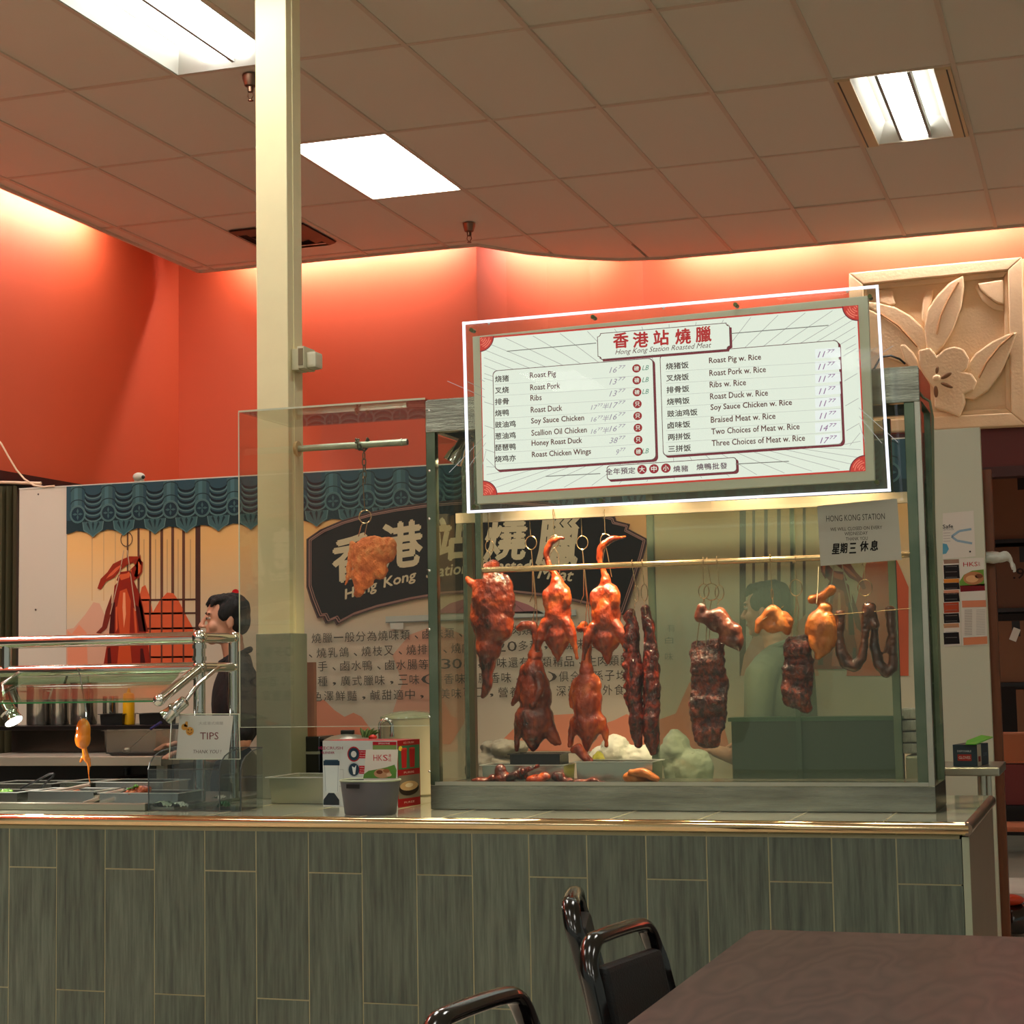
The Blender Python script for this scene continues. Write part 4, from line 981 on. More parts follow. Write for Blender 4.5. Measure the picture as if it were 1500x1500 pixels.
# A: big duck at the left, back to us, neck hanging down
meat('roast_duck', 'large dark roast duck at the left end of the case, hung head down', 'roast duck', YA, [
    e3(YA, 720, 876, 31, 44, 22), e3(YA, 722, 915, 33, 32, 20), e3(YA, 716, 945, 22, 26, 16), k3(YA, [(715, 950, 17), (714, 985, 10), (715, 1000, 8), (711, 1012, 6), (708, 1020, 4)]),
    k3(YA, [(702, 858, 9), (692, 855, 7), (686, 850, 4.5), (684, 848, 4)]), e3(YA, 742, 880, 13, 42, 12), k3(YA, [(714, 835, 12), (722, 830, 11), (728, 838, 9)]), e3(YA, 700, 900, 12, 36, 12)], DUCKD, seed=1, noise_amt=.004)
hook('meat_hook', 'ringed wire hook holding the large duck at the left end', YA-.01, (716, 752), (717, 800), 9, [[(718, 818), (718, 836)]], .7)
def headcurl(Y, pts): return k3(Y, pts)
# B
YBd = YR2-.02
meat('roast_duck', 'glossy roast duck hung in front of the signboard, second bird of the upper row', 'roast duck', YBd, [
    k3(YBd, [(826, 788, 2.6), (818, 788, 4), (807, 794, 4.8), (801, 804, 5.2), (800, 816, 4.6), (804, 828, 4.6), (813, 842, 6)]),
    e3(YBd, 816, 853, 9, 11, 9), e3(YBd, 817, 872, 20, 20, 15), e3(YBd, 817, 898, 20, 34, 16), e3(YBd, 803, 878, 7, 15, 8, -.02), e3(YBd, 832, 878, 7, 15, 8, -.02),
    e3(YBd, 817, 932, 19, 24, 15), k3(YBd, [(817, 948, 12), (817, 960, 6), (817, 968, 2.5)]),
    k3(YBd, [(803, 912, 9, -.015), (796, 926, 8, -.02), (792, 940, 6, -.02), (790, 952, 4, -.02)]), k3(YBd, [(832, 912, 9, -.015), (839, 930, 8, -.02), (844, 946, 5, -.02), (846, 958, 3.6, -.02), (847, 964, 4, -.02)])], DUCK, seed=2)
hook('meat_hook', 'ringed wire hook through the curled head of the second duck of the upper row', YBd, (811, 750), (812, 793), 9, [[(806, 812), (803, 830)], [(818, 812), (820, 840)]])
# C
meat('roast_duck', 'glossy orange roast duck with its bill pointing right, third bird of the upper row', 'roast duck', YBd, [
    k3(YBd, [(916, 786, 3), (906, 788, 3.5), (896, 789, 4.5), (885, 796, 4.8), (879, 806, 5.2), (878, 818, 4.6), (881, 830, 4.8), (887, 843, 6)]),
    e3(YBd, 887, 853, 8, 12, 9), e3(YBd, 888, 870, 20, 17, 14), e3(YBd, 873, 877, 8, 16, 8, -.02), e3(YBd, 903, 878, 8, 16, 8, -.02), e3(YBd, 888, 900, 22, 36, 17),
    e3(YBd, 888, 935, 22, 22, 15), k3(YBd, [(889, 948, 12), (890, 962, 6), (891, 972, 2.5)]),
    k3(YBd, [(872, 918, 9, -.015), (864, 932, 8, -.02), (859, 950, 5, -.02), (857, 964, 4, -.02)]), k3(YBd, [(904, 916, 9, -.015), (912, 930, 8, -.02), (918, 945, 5.5, -.02), (920, 956, 4, -.02)])], DUCK, seed=3)
hook('meat_hook', 'ringed wire hook through the curled neck of the third duck of the upper row', YBd, (886, 752), (887, 791), 9, [[(884, 812), (881, 832)], [(890, 812), (896, 845)]])
# D, E: second row
YDk = YR2+.03
meat('roast_duck', 'brown roast duck with one wing hanging out, left bird of the lower row', 'roast duck', YDk, [
    k3(YDk, [(760, 921, 5), (768, 916, 7), (780, 916, 8), (786, 926, 7), (786, 945, 8), (784, 960, 12)]),
    e3(YDk, 782, 985, 17, 24, 15), e3(YDk, 784, 1018, 25, 44, 19), e3(YDk, 783, 1055, 30, 30, 20), k3(YDk, [(782, 1072, 20), (781, 1090, 9), (781, 1099, 3)]),
    k3(YDk, [(770, 980, 9), (764, 1000, 7), (757, 1020, 6), (751, 1031, 4)]), k3(YDk, [(792, 990, 8, -.03), (796, 1010, 7, -.04), (787, 1032, 5, -.05)]), k3(YDk, [(762, 1062, 10), (758, 1080, 6), (757, 1098, 4)]), k3(YDk, [(802, 1062, 11), (812, 1078, 7), (820, 1089, 4)]), k3(YDk, [(798, 1070, 8), (808, 1084, 5), (814, 1090, 4)])], DUCKD, seed=4)
hook('meat_hook', 'long double-pronged wire hook holding the left duck of the lower row', YDk-.01, (776, 752), (778, 795), 10, [[(780, 830), (780, 872), (776, 882)], [(784, 884), (779, 918)], [(786, 886), (787, 926)]])
meat('roast_duck', 'plump roast duck with legs spread, right bird of the lower row', 'roast duck', YDk, [
    k3(YDk, [(848, 922, 5), (856, 916, 7), (862, 926, 7), (860, 950, 8), (858, 972, 8), (859, 985, 11)]), e3(YDk, 861, 1003, 20, 18, 15), e3(YDk, 860, 1030, 22, 40, 18), e3(YDk, 862, 1058, 25, 25, 18),
    k3(YDk, [(862, 1072, 16), (860, 1088, 8), (860, 1100, 3)]), k3(YDk, [(845, 1000, 8), (839, 1016, 6), (837, 1034, 4)]), k3(YDk, [(843, 1058, 9), (838, 1074, 6), (836, 1088, 4), (835, 1092, 4)]), k3(YDk, [(880, 1056, 10), (886, 1074, 6), (889, 1088, 4), (889, 1092, 4.4)])], DUCK, seed=5)
hook('meat_hook', 'long double-pronged wire hook holding the right duck of the lower row', YDk-.01, (852, 752), (853, 795), 10, [[(855, 830), (855, 872), (850, 884)], [(860, 882), (857, 920)], [(862, 886), (864, 926)]])
# char siu strips
YF_ = YR1+.02
meat('barbecued_pork_strip', 'long glossy red barbecued pork strip hanging beside the ducks, nearer the bird', 'roast pork', YF_, [k3(YF_, [(924, 899, 8), (926, 930, 10), (929, 960, 10), (931, 990, 13), (928, 1015, 12), (933, 1050, 12), (933, 1080, 10), (936, 1090, 7)]), k3(YF_, [(918, 906, 6), (917, 960, 6), (919, 1020, 7), (924, 1040, 6)])], CHAR, seed=6, noise_amt=.005)
meat('barbecued_pork_strip', 'dark charred barbecued pork strip hanging against the rear post', 'roast pork', YF_, [k3(YF_, [(946, 893, 7), (950, 915, 9), (953, 940, 10), (953, 975, 13), (955, 1010, 14), (953, 1050, 14), (954, 1085, 12), (957, 1100, 8)])], CHAR, seed=7, noise_amt=.006)
YRd = YR1
hook('meat_hook', 'ringed wire hook on the rod holding the glossy red pork strip', YRd, (926, 826), (932, 869), 11, [[(930, 886), (927, 905)]], .32)
hook('meat_hook', 'ringed wire hook on the rod holding the charred pork strip', YRd, (941, 825), (944, 868), 12, [[(944, 884), (946, 900)]], .4)
# ribs with pork belly
YG = YR1+.01
def slab(Y, pts_l, pts_r, th, mt, label, seed, name='roast_rib_slab', ribs=0, **k):
    parts = []
    n = 15
    def lerp(pl, t):
        f = t*(len(pl)-1); i = min(int(f), len(pl)-2); u = f-i; return (pl[i][0]*(1-u)+pl[i+1][0]*u, pl[i][1]*(1-u)+pl[i+1][1]*u)
    for j in range(n):
        a, b = lerp(pts_l, j/(n-1)), lerp(pts_r, j/(n-1)); r = th*(1.0+(.05 if j % 3 else -.08)*ribs)
        m_ = max(2, int(abs(b[0]-a[0])/(r*.8)))
        parts.append(('c', [P(a[0]+(b[0]-a[0])*q/m_+ (r*(.8-1.6*q/m_)), a[1]+(b[1]-a[1])*q/m_, Y, .012*math.cos(j*1.3)*ribs) for q in range(m_+1)], [S(r, Y)]*(m_+1)))
    return meat(name, label, 'roast ribs', Y, parts, mt, seed=seed, noise_amt=.0055, noise_sc=55, smooth_it=3, fine=.0016, **k)
slab(YG+.02, [(1012, 948), (1014, 1000), (1012, 1060), (1020, 1085)], [(1060, 945), (1064, 1000), (1064, 1050), (1054, 1086)], 10, RIBS, 'long dark slab of roast ribs below the folded pork belly, reaching the tray', 8, ribs=1)
obj_b = meat('roast_pork_belly', 'folded strip of striped roast pork belly above the long rib slab', 'roast pork', YG-.03, [k3(YG-.03, [(1028, 892, 8), (1024, 905, 8), (1038, 905, 10), (1052, 905, 15), (1062, 918, 15), (1075, 925, 13)]), k3(YG-.03, [(1060, 935, 9), (1078, 938, 12), (1081, 946, 7), (1083, 952, 3)]), e3(YG-.03, 1050, 912, 18, 14, 12, 0, .5)], BELLY, seed=9)
hook('meat_hook', 'left ringed hook of the three holding the pork belly', YR1, (1030, 822), (1031, 866), 10.5, [[(1026, 900), (1020, 946)], [(1036, 900), (1034, 946)]], .72)
hook('meat_hook', 'middle ringed hook of the three holding the pork belly', YR1+.012, (1036, 822), (1042, 867), 12, [[(1040, 890), (1039, 944)]], .9)
hook('meat_hook', 'right ringed hook of the three holding the pork belly', YR1, (1050, 820), (1054, 868), 10.5, [[(1052, 882), (1050, 895)]], .6)
# chicken wings, ribs, yellow chicken
meat('roast_chicken_wing', 'small golden roast chicken wing on a short hook, between the rib slabs', 'roast chicken', YG, [k3(YG, [(1110, 924, 5), (1112, 912, 7), (1120, 906, 8), (1132, 895, 10), (1142, 905, 10), (1150, 918, 9), (1153, 925, 6)]), k3(YG, [(1150, 900, 6), (1157, 910, 6), (1156, 918, 5)]), e3(YG, 1133, 918, 15, 10, 8)], YELL, seed=10)
hook('meat_hook', 'thin wire hook with no ring showing, holding the golden chicken wing', YR1, (1128, 818), (1131, 870), 7, [[(1132, 880), (1133, 892)]], .2)
sk = single('skewer', MB().tube([P(1117, 908, YG-.03), P(1148, 888, YG+.02)], .0016, 6), M_WIRE, 'short metal skewer through the golden chicken wing', 'skewer')
slab(YG+.02, [(1150, 940), (1148, 980), (1146, 1024)], [(1186, 936), (1190, 980), (1186, 1036)], 9, RIBS, 'short dark slab of roast ribs hung between the wing and the yellow chicken', 11, ribs=1)
hook('meat_hook', 'large ringed hook on the rod holding the short rib slab', YR1, (1165, 818), (1166, 861), 11.5, [[(1166, 890), (1158, 936)], [(1170, 890), (1167, 934)]], .75)
meat('soy_sauce_chicken', 'yellow-orange braised chicken tied with string right of the short rib slab', 'braised chicken', YG, [k3(YG, [(1190, 878, 7), (1200, 876, 7), (1210, 870, 7), (1217, 864, 8)]), e3(YG, 1209, 890, 11, 8, 9), e3(YG, 1204, 918, 22, 26, 17), e3(YG, 1204, 935, 19, 24, 15), k3(YG, [(1188, 915, 8), (1184, 925, 6)]), k3(YG, [(1203, 955, 8), (1198, 963, 5)]), k3(YG, [(1219, 920, 9), (1222, 940, 7)])], YELL, seed=12)
single('string', MB().tube([P(1199, 830, YG-.02), P(1198, 860, YG-.03), P(1196, 884, YG-.05)], .0012, 6), mat('string', (226, 210, 170), .7), 'pale string tied down to the yellow-orange chicken', 'string')
meat('braised_intestine', 'looped brown braised intestine on the skewer, nearer the yellow chicken', 'offal', YG, [k3(YG, [(1231, 900, 7), (1229, 930, 8), (1232, 955, 9), (1240, 972, 9), (1252, 977, 8), (1262, 965, 7), (1266, 940, 6.5), (1268, 910, 7), (1271, 890, 8), (1276, 890, 7), (1281, 915, 7)])], INTES, seed=13)
meat('braised_intestine', 'looped brown braised intestine at the right end of the skewer', 'offal', YG+.03, [k3(YG+.03, [(1280, 915, 7), (1281, 945, 7), (1287, 972, 8), (1298, 986, 8), (1308, 978, 7), (1309, 950, 6.5), (1306, 915, 7.5), (1304, 895, 8)]), k3(YG+.03, [(1304, 935, 5), (1299, 948, 3), (1296, 956, 2)])], INTES, seed=14)
single('skewer', MB().tube([P(1203, 902, YG-.025), P(1338, 891, YG-.005)], .0016, 6), M_WIRE, 'long metal skewer carrying the two intestine loops', 'skewer')
hook('meat_hook', 'ringed wire hook below the paper notice, above the intestine loops', YR1, (1267, 820), (1267, 861), 11.5, [[(1268, 878), (1269, 888)]], .85)
for k, (x, y, l_) in enumerate(((770, 750, 'left'), (1237, 765, 'right'))): pass

# pork piece on the chain
YPk = YP-.03
hook('meat_hook', 'brass coloured ring hook hanging from the chain', YPk, (533, 703), (535, 757), 10, [[(530, 768), (525, 786)], [(538, 766), (534, 784)]], 1.0, None, wr=.0024)
meat('roast_pork_piece', 'rough orange piece of roast pork hanging on the chain behind the glass guard', 'roast pork', YPk, [
    e3(YPk, 545, 808, 34, 25, 12, 0, -.1), e3(YPk, 540, 822, 26, 28, 12, 0, .5), e3(YPk, 532, 845, 19, 22, 10, 0, .2), k3(YPk, [(527, 850, 12), (528, 864, 9), (524, 870, 5)]), e3(YPk, 566, 806, 17, 22, 10), e3(YPk, 556, 835, 14, 16, 9), k3(YPk, [(516, 796, 5), (513, 820, 5), (510, 845, 4), (506, 855, 3)])], PORK, seed=15, noise_amt=.005, noise_sc=50)
# orange cuttlefish at the left
YO = 6.2
meat('braised_cuttlefish', 'glossy orange braised cuttlefish with dangling tentacles hanging over the trays', 'seafood', YO, [e3(YO, 122, 1070, 12.5, 20, 10), e3(YO, 121, 1082, 13.5, 17, 10), k3(YO, [(124, 1100, 5), (126, 1108, 5.5), (127, 1114, 4)]), k3(YO, [(121, 1110, 3), (118, 1116, 2)]), k3(YO, [(129, 1116, 3), (130, 1124, 2.2), (130, 1136, 1.8), (132, 1147, 1.6), (132, 1152, 1.4)]), k3(YO, [(131, 1112, 2.4), (133, 1122, 1.6)])], SQUID, seed=16, vox=.0028, noise_amt=.0012, fine=.0003)
t = thing('meat_hook', 'straight steel hook hanging from the sneeze guard into the orange cuttlefish', 'hook', P(122, 1050, YO))
obj('top_wire', MB().tube([Vector((P(118, 975, YT).x, YT-.027, zT2+.01)), P(118, 992, YO), P(122, 1020, YO), P(127, 1046, YO), P(126, 1054, YO)], .003, 8), M_CHROME, t, smooth=True)
obj('prong', MB().tube([P(118, 1050, YO-.01), P(120, 1054, YO-.005), P(123, 1054, YO)], .0025, 8), M_CHROME, t, smooth=True)

# things on the case floor
FZ = CT+.0
flo = zb1-.012
fr('case_floor', (xl0+.01, YC+.03, flo-.004), (xr0-.01, YK-.03, flo), M_STEEL)
def tray(name, label, x0, x1, ytop, ybot, Yf, dep, mt, wall=.004, taper=.92, rim=.008, grp=None, z0=None, cat='tray'):
    a, b = P(x0, ytop, Yf), P(x1, ytop, Yf); zt_ = a.z*.5+b.z*.5; zb_ = z0 if z0 is not None else P((x0+x1)/2, ybot, Yf).z
    cx, cy = (a.x+b.x)/2, Yf+dep/2; hw, hd = (b.x-a.x)/2, dep/2
    t = thing(name, label, cat, (cx, cy, zb_), grp)
    def rect_(s_, z, ins=0): return [Vector((cx+sx*(hw*s_-ins), cy+sy*(hd*s_-ins), z)) for sx, sy in ((-1, -1), (1, -1), (1, 1), (-1, 1))]
    mb = MB(); L0, L1, L2, L3 = rect_(taper, zb_), rect_(1, zt_, rim), rect_(1, zt_, rim+wall), rect_(taper, zb_+wall, wall)
    for A_, B_ in ((L0, L1), (L1, L2), (L2, L3)):
        for i in range(4): mb.face([A_[i], A_[(i+1) % 4], B_[(i+1) % 4], B_[i]])
    mb.face(L0); mb.face(L3); obj('pan', mb, mt, t)
    mb = MB(); R0_, R1_ = rect_(1, zt_+.001), rect_(1, zt_+.001, rim+wall)
    for i in range(4): mb.prism([R0_[i], R0_[(i+1) % 4], R1_[(i+1) % 4], R1_[i]], (0, 0, .003))
    obj('rim', mb, mat('rim_highlight', (228, 230, 222), .3, .5) if mt.name.startswith(('tray_steel', 'pan_')) else mt, t); return t  # paler rims on steel pans, their highlight put into the colour
M_PAN = mat('pan_steel', (196, 196, 184), .22, .95)
tray('steel_pan', 'deep steel pan on the case floor with a wing piece over its edge', 840, 958, 1117, 1150, YC+.2, .17, M_PAN, z0=flo)
tray('black_tray', 'black plastic food tray behind the heap of chopped roast meat', 743, 822, 1106, 1130, YC+.24, .13, M_BLACKP, z0=flo+.055)
tray('steel_pan', 'wide low steel pan under the black plastic tray', 702, 828, 1122, 1150, YC+.22, .16, M_PAN, z0=flo)
YI = YC+.12
def lump(label, x, y, parts, mt, seed, name='chopped_roast_meat', cat='roast meat', **k): return meat(name, label, cat, YI, parts, mt, seed=seed, **k)
lump('flat piece of roast duck at the far left of the case floor', 0, 0, [e3(YI, 705, 1143, 18, 5, 12), e3(YI, 722, 1139, 8, 6, 10)], DUCKD, 20, group='chopped roast meat on the case floor')
lump('tall squarish piece of roast meat standing in the heap on the case floor', 0, 0, [e3(YI, 733, 1132, 10, 13, 9), e3(YI, 740, 1140, 18, 8, 12)], DUCKD, 21, group='chopped roast meat on the case floor')
lump('long dark roast wing lying across the heap on the case floor', 0, 0, [k3(YI-.02, [(745, 1140, 6), (760, 1132, 6), (775, 1126, 5), (788, 1122, 4)]), e3(YI, 762, 1136, 14, 7, 9)], CHAR, 22, group='chopped roast meat on the case floor')
lump('rounded glossy red roast piece right of the heap on the case floor', 0, 0, [e3(YI-.02, 786, 1142, 16, 8, 12), e3(YI-.02, 797, 1138, 10, 7, 9)], DUCK, 23, group='chopped roast meat on the case floor')
lump('dark charred roast piece leaning on the wide low steel pan', 0, 0, [e3(YI, 818, 1138, 11, 9, 9), e3(YI, 828, 1143, 12, 5, 8)], CHAR, 24, group='chopped roast meat on the case floor')
lump('thin scraps of roast skin before the deep steel pan', 0, 0, [e3(YI-.02, 852, 1145, 12, 3.5, 8), e3(YI-.02, 868, 1142, 9, 4, 6), e3(YI-.02, 884, 1146, 10, 3, 6)], DUCKD, 25, group='chopped roast meat on the case floor')
lump('pale golden boiled chicken lying at the right on the case floor', 0, 0, [e3(YI, 930, 1138, 19, 10, 13), k3(YI-.03, [(925, 1131, 6), (940, 1131, 8), (955, 1138, 6), (963, 1142, 4)]), e3(YI, 945, 1138, 17, 9, 12)], YELL, 26, name='boiled_chicken', cat='chicken')
YW = YC+.24
meat('roast_duck_wing', 'roast wing piece leaning over the edge of the deep steel pan', 'roast duck', YW, [k3(YW, [(840, 1098, 6), (846, 1096, 8), (854, 1106, 8), (864, 1115, 6)])], DUCK, seed=27)

# ================================================================== ON THE COUNTER
# blender carton
def carton(name, label, corner, w_l, w_r, h, ang, cat, mts, z=CT):
    """corner = front corner point; faces run left (w_l) and right (w_r) from it, turned by ang"""
    t = thing(name, label, cat, corner); c = Vector((corner[0], corner[1], z))
    dl = Vector((-math.cos(ang), math.sin(ang), 0)); dr = Vector((math.sin(ang), math.cos(ang), 0))
    base = [c, c+dl*w_l, c+dl*w_l+dr*w_r, c+dr*w_r]
    obj('carton', MB().prism(base, (0, 0, h)), mts, t, bevel=.001)
    fl = lambda u, v, hh: c+dl*(w_l-u)+Vector((0, 0, v))-dr*hh
    nr = -dl; frr = lambda u, v, hh: c+dr*u+Vector((0, 0, v))+nr*hh
    return t, fl, frr
YBx = 6.02
cf = PZ(583, 1183, CT); 
hb = P(583, 1085, cf.y).z-CT
wl = (P(583, 1183, cf.y)-P(465, 1179, cf.y)).length*1.0; M_CART = mat('carton_white', (200, 206, 200), .5)
t, fl, frf = carton('blender_carton', 'white and red printed carton showing a blender, standing on the counter', cf, wl, .17, hb, math.radians(8), 'carton', mat('carton_red', (150, 24, 30), .5))
A = Art(fl, .0004); A.L = 1
W_, H_ = wl, hb; X = lambda x: (x-465)/118*W_; Zp = lambda y: (1182-y)/98*H_
A.rect(0, 0, W_, H_, (196, 204, 202)); A.up()
A.text('ICECRUSH', X(478), Zp(1095), X(497)-X(458), .011, (150, 30, 80), 0); A.text('ICE', X(463.5+2), Zp(1095), X(470)-X(463), .011, (150, 20, 60), .03)
A.text('BLENDER', X(474), Zp(1102), X(484)-X(464), .008, (150, 30, 80), .03)
NV = (34, 58, 76); A.rect(X(466), Zp(1121), X(492), Zp(1114), NV); A.rect(X(468), Zp(1114), X(490), Zp(1112.5), (60, 84, 100))
A.poly([(X(466), Zp(1121)), (X(492), Zp(1121)), (X(490), Zp(1160)), (X(484), Zp(1164)), (X(473), Zp(1164)), (X(468), Zp(1160))], (206, 216, 216))
A.pline([(X(492), Zp(1127)), (X(498), Zp(1127)), (X(498), Zp(1152)), (X(491), Zp(1152))], .0016, (150, 160, 160)); A.up()
for x in (468, 490): A.line((X(x), Zp(1121)), (X(x+(1.5 if x < 480 else -1.5)), Zp(1160)), .0014, (90, 110, 120))
A.poly([(X(474), Zp(1162)), (X(483), Zp(1162)), (X(491), Zp(1172)), (X(491), Zp(1180)), (X(465.5), Zp(1180)), (X(466), Zp(1172))], (44, 52, 58))
for yy, gl in ((1104, 0), (1127, 1)):
    A.disc((X(515), Zp(yy)), .0285, .0285, (170, 30, 44) if not gl else (170, 180, 184)); A.L += 1; A.disc((X(515), Zp(yy)), .024, .024, NV); A.L += 1
    if gl: A.poly([(X(512), Zp(1122)), (X(516), Zp(1124)), (X(519), Zp(1120)), (X(517), Zp(1134)), (X(514), Zp(1134))], (220, 226, 226))
    else: A.disc((X(515), Zp(yy)), .012, .012, (200, 206, 206))
    A.L -= 1; A.rect(X(523), Zp(yy+6), X(536), Zp(yy-6), (176, 24, 44)); A.L += 1
    for j in range(3): A.text(('Ultra', 'Crush', 'Power')[j], X(529), Zp(yy-3.5+3.5*j), X(534)-X(525), .004, (230, 220, 220))
    A.L -= 2
A.rect(X(545), Zp(1090.5), X(582), Zp(1085.5), (176, 24, 44)); A.L += 2; A.text('SMOOTHIE', X(563), Zp(1088), X(572)-X(554), .006, (236, 220, 220)); A.L -= 2
A.rect(X(545), Zp(1110), X(582), Zp(1090.5), (120, 150, 90))
A.build('carton_front_print', PRINT, t)
A = Art(frf, .0004); A.L = 1; D_ = .17
A.rect(0, 0, D_, H_, (150, 22, 30)); A.up(); V = lambda y: (1182-y)/98*H_; U = lambda x: (x-583)/39*D_
A.rect(U(584), V(1127), U(621), V(1092), (58, 110, 80)); A.rect(U(584), V(1170), U(621), V(1136), (122, 112, 100)); A.up()
for x in (594, 608): A.poly([(U(x-5), V(1097)), (U(x+5), V(1097)), (U(x+4), V(1125)), (U(x-4), V(1125))], (172, 30, 34)); A.disc((U(x), V(1097)), U(588)-U(583), .004, (214, 70, 60))
A.disc((U(588), V(1096)), .014, .009, (222, 196, 70)); A.disc((U(602), V(1156)), .075, .026, (40, 30, 26)); A.up()
A.disc((U(602), V(1152)), .068, .018, (196, 160, 120)); A.up(); A.disc((U(602), V(1151)), .03, .008, (226, 206, 178))
for yy, s_ in ((1088, 'ICE CRUSH'), (1132, 'PUREE'), (1176, 'PUREE')): A.text(s_, U(602), V(yy), D_*.45, .007, (230, 190, 180))
A.build('carton_side_print', PRINT, t)
# grey bucket with leaflet
def oval_tub(name, label, xa, xb, ytop, ybot, Y, mt, cat, ratio=.7, taper=.86):
    a, b = P(xa, ytop, Y), P(xb, ytop, Y); cx = (a.x+b.x)/2; hw = (b.x-a.x)/2; t = thing(name, label, cat, (cx, Y, CT)); zt_ = a.z
    mb = MB(); rings = []; sup = lambda a_: (abs(math.cos(a_))**.75*(1 if math.cos(a_) > 0 else -1), abs(math.sin(a_))**.75*(1 if math.sin(a_) > 0 else -1))
    for s_, z in ((taper*.96, CT), (taper, CT+.004), (1, zt_), (.95, zt_), (taper*.92, CT+.006)):
        rings.append([mb.bm.verts.new((cx+hw*s_*sup(2*math.pi*k/32)[0], Y+hw*ratio*s_*sup(2*math.pi*k/32)[1], z)) for k in range(32)])
    for A_, B_ in zip(rings, rings[1:]):
        for k in range(32): mb.bm.faces.new((A_[k], A_[(k+1) % 32], B_[(k+1) % 32], B_[k]))
    mb.bm.faces.new(rings[0]); mb.bm.faces.new(rings[-1])
    obj('tub', mb, mt, t, smooth=True)
    mb = MB(); pts = [Vector((cx+hw*1.0*sup(2*math.pi*k/32)[0], Y+hw*ratio*sup(2*math.pi*k/32)[1], zt_+.001)) for k in range(32)]
    mb.tube(pts, .004, 8, closed=True); obj('rim', mb, mat('tub_rim', (168, 178, 150), .45), t, smooth=True); return t, cx, hw, zt_
YT_ = 5.93
tb, cx, hw, ztb = oval_tub('grey_bucket', 'dark grey oval plastic tub with a handle hole standing at the counter front', 502, 583, 1143, 1190, YT_, mat('tub_grey', (92, 92, 96), .45, bump=.1, bscale=400), 'tub')
a = P(522, 1148, YT_-hw*.66); obj('handle_hole', MB().box((a.x-.032, a.y-.018, ztb-.024), (a.x+.026, a.y-.0145, ztb-.008), Matrix.Translation(a) @ Matrix.Rotation(-.22, 4, 'Z') @ Matrix.Translation(-a)), M_BLACKP, tb, bevel=.004)
lf = thing('menu_leaflet', 'white leaflet with red lettering and a food picture standing in the grey tub', 'leaflet', P(558, 1140, YT_))
q = [P(x, y, YT_) for x, y in ((536, 1098), (583, 1098), (580, 1140), (532, 1140))]; q[2].z -= .03; q[3].z -= .03
obj('sheet', MB().prism(q, (0, .0012, 0)), M_PAPER, lf)
A = PArt(YT_-.0006, .0003)
A.ptext('HK', 547, 560, 1110, 9, (176, 24, 44), 0); A.ptext('S', 561, 568, 1110, 9, (176, 24, 44), 0); A.ptext('港', 568.5, 573, 1107, 5, (176, 24, 44)); A.ptext('站', 568.5, 573, 1113, 5, (176, 24, 44))
A.ppoly([(533, 1134), (540, 1129), (552, 1127), (566, 1124), (578, 1120), (581, 1128), (580, 1140), (532, 1140)], (92, 140, 60)); A.up()
A.pdisc(560, 1133, 13, (196, 150, 110), ry=7); A.up(); A.pdisc(556, 1131, 5, (120, 66, 40), ry=3); A.pdisc(566, 1129, 5, (160, 104, 66), ry=3); A.pdisc(570, 1135, 4, (222, 190, 150), ry=2.5)
A.build('leaflet_print', PRINT, lf)
# steel pan beside the carton
tray('steel_pan', 'deep steel pan on the counter left of the blender carton', 388, 480, 1140, 1176, 6.36, .3, mat('pan_bare', (190, 192, 170), .3, .9, bump=.05, bscale=30), z0=CT+.001, rim=.012, taper=.86)
# cutting board leaning behind column
cb = P(458, 970, 6.9); cz = P(458, 1078, 6.9)
single('cutting_board', MB().box((P(450, 970, 6.9).x, 6.88, CT+.001), (P(463, 970, 6.9).x, 6.905, cb.z)), mat('wood_board', (156, 96, 64), .6, var=.3, scale=6, stretch=(6, 6, .6)), 'brown wooden board standing upright just right of the cream column', 'board', bevel=.003)
# cooking pot with lid, knob; faucet; rice cooker; greens; plastic bags behind the case
YW2 = 6.82
def pot(name, label, xa, xb, ytop, ybot, Y, mt, lid=None, z0=None, knob=True, cat='pot', ears=False, seg=28):
    a, b = P(xa, ytop, Y), P(xb, ytop, Y); r = (b.x-a.x)/2; c = Vector(((a.x+b.x)/2, Y, z0 if z0 is not None else P((xa+xb)/2, ybot, Y).z)); h = a.z-c.z
    t = thing(name, label, cat, c)
    obj('pot_body', MB().lathe(c, [(r*.94, 0), (r*.985, .006), (r, h*.97), (r*1.03, h), (r*.96, h), (r*.96, h*.9)], seg), mt, t, smooth=True)
    if lid: li_ = obj('lid', MB().lathe(c+Vector((0, 0, h)), [(r*1.04, 0), (r*1.02, .008), (r*.7, .022), (r*.2, .03), (.001, .031)], seg), lid, t, smooth=True)
    if lid and knob: obj('lid_knob', MB().box((c.x-.028, c.y-.01, c.z+h+.028), (c.x+.028, c.y+.01, c.z+h+.046)), M_BLACKP, li_, bevel=.004)
    if ears:
        for s_ in (-1, 1): obj('ear_handle', MB().tube([c+Vector((s_*r, -.03, h*.85)), c+Vector((s_*(r+.03), -.02, h*.85)), c+Vector((s_*(r+.03), .02, h*.85)), c+Vector((s_*r, .03, h*.85))], .004, 8), M_STEEL, t, smooth=True)
    return t
pot('cooking_pot', 'wide dark pot with steel lid behind the blender carton', 478, 541, 1086, 1130, YW2, M_BLACKG, M_STEEL, CT+.001)
pot('rice_cooker', 'cream coloured rice cooker with a glass lid behind the blender carton', 561, 640, 1052, 1120, 6.9, mat('cooker_cream', (196, 190, 160), .4), mat('lid_green', (150, 158, 130), .15, coat=.5), CT+.001, cat='rice cooker', knob=False)
a = P(452, 1078, YW2+.0)
blk = thing('food_warmer', 'low black appliance with a steel band right of the column', 'appliance', (P(466, 1100, YW2).x, YW2, CT+.001))
xa_, xb_ = P(450, 1100, YW2).x, P(476, 1100, YW2).x
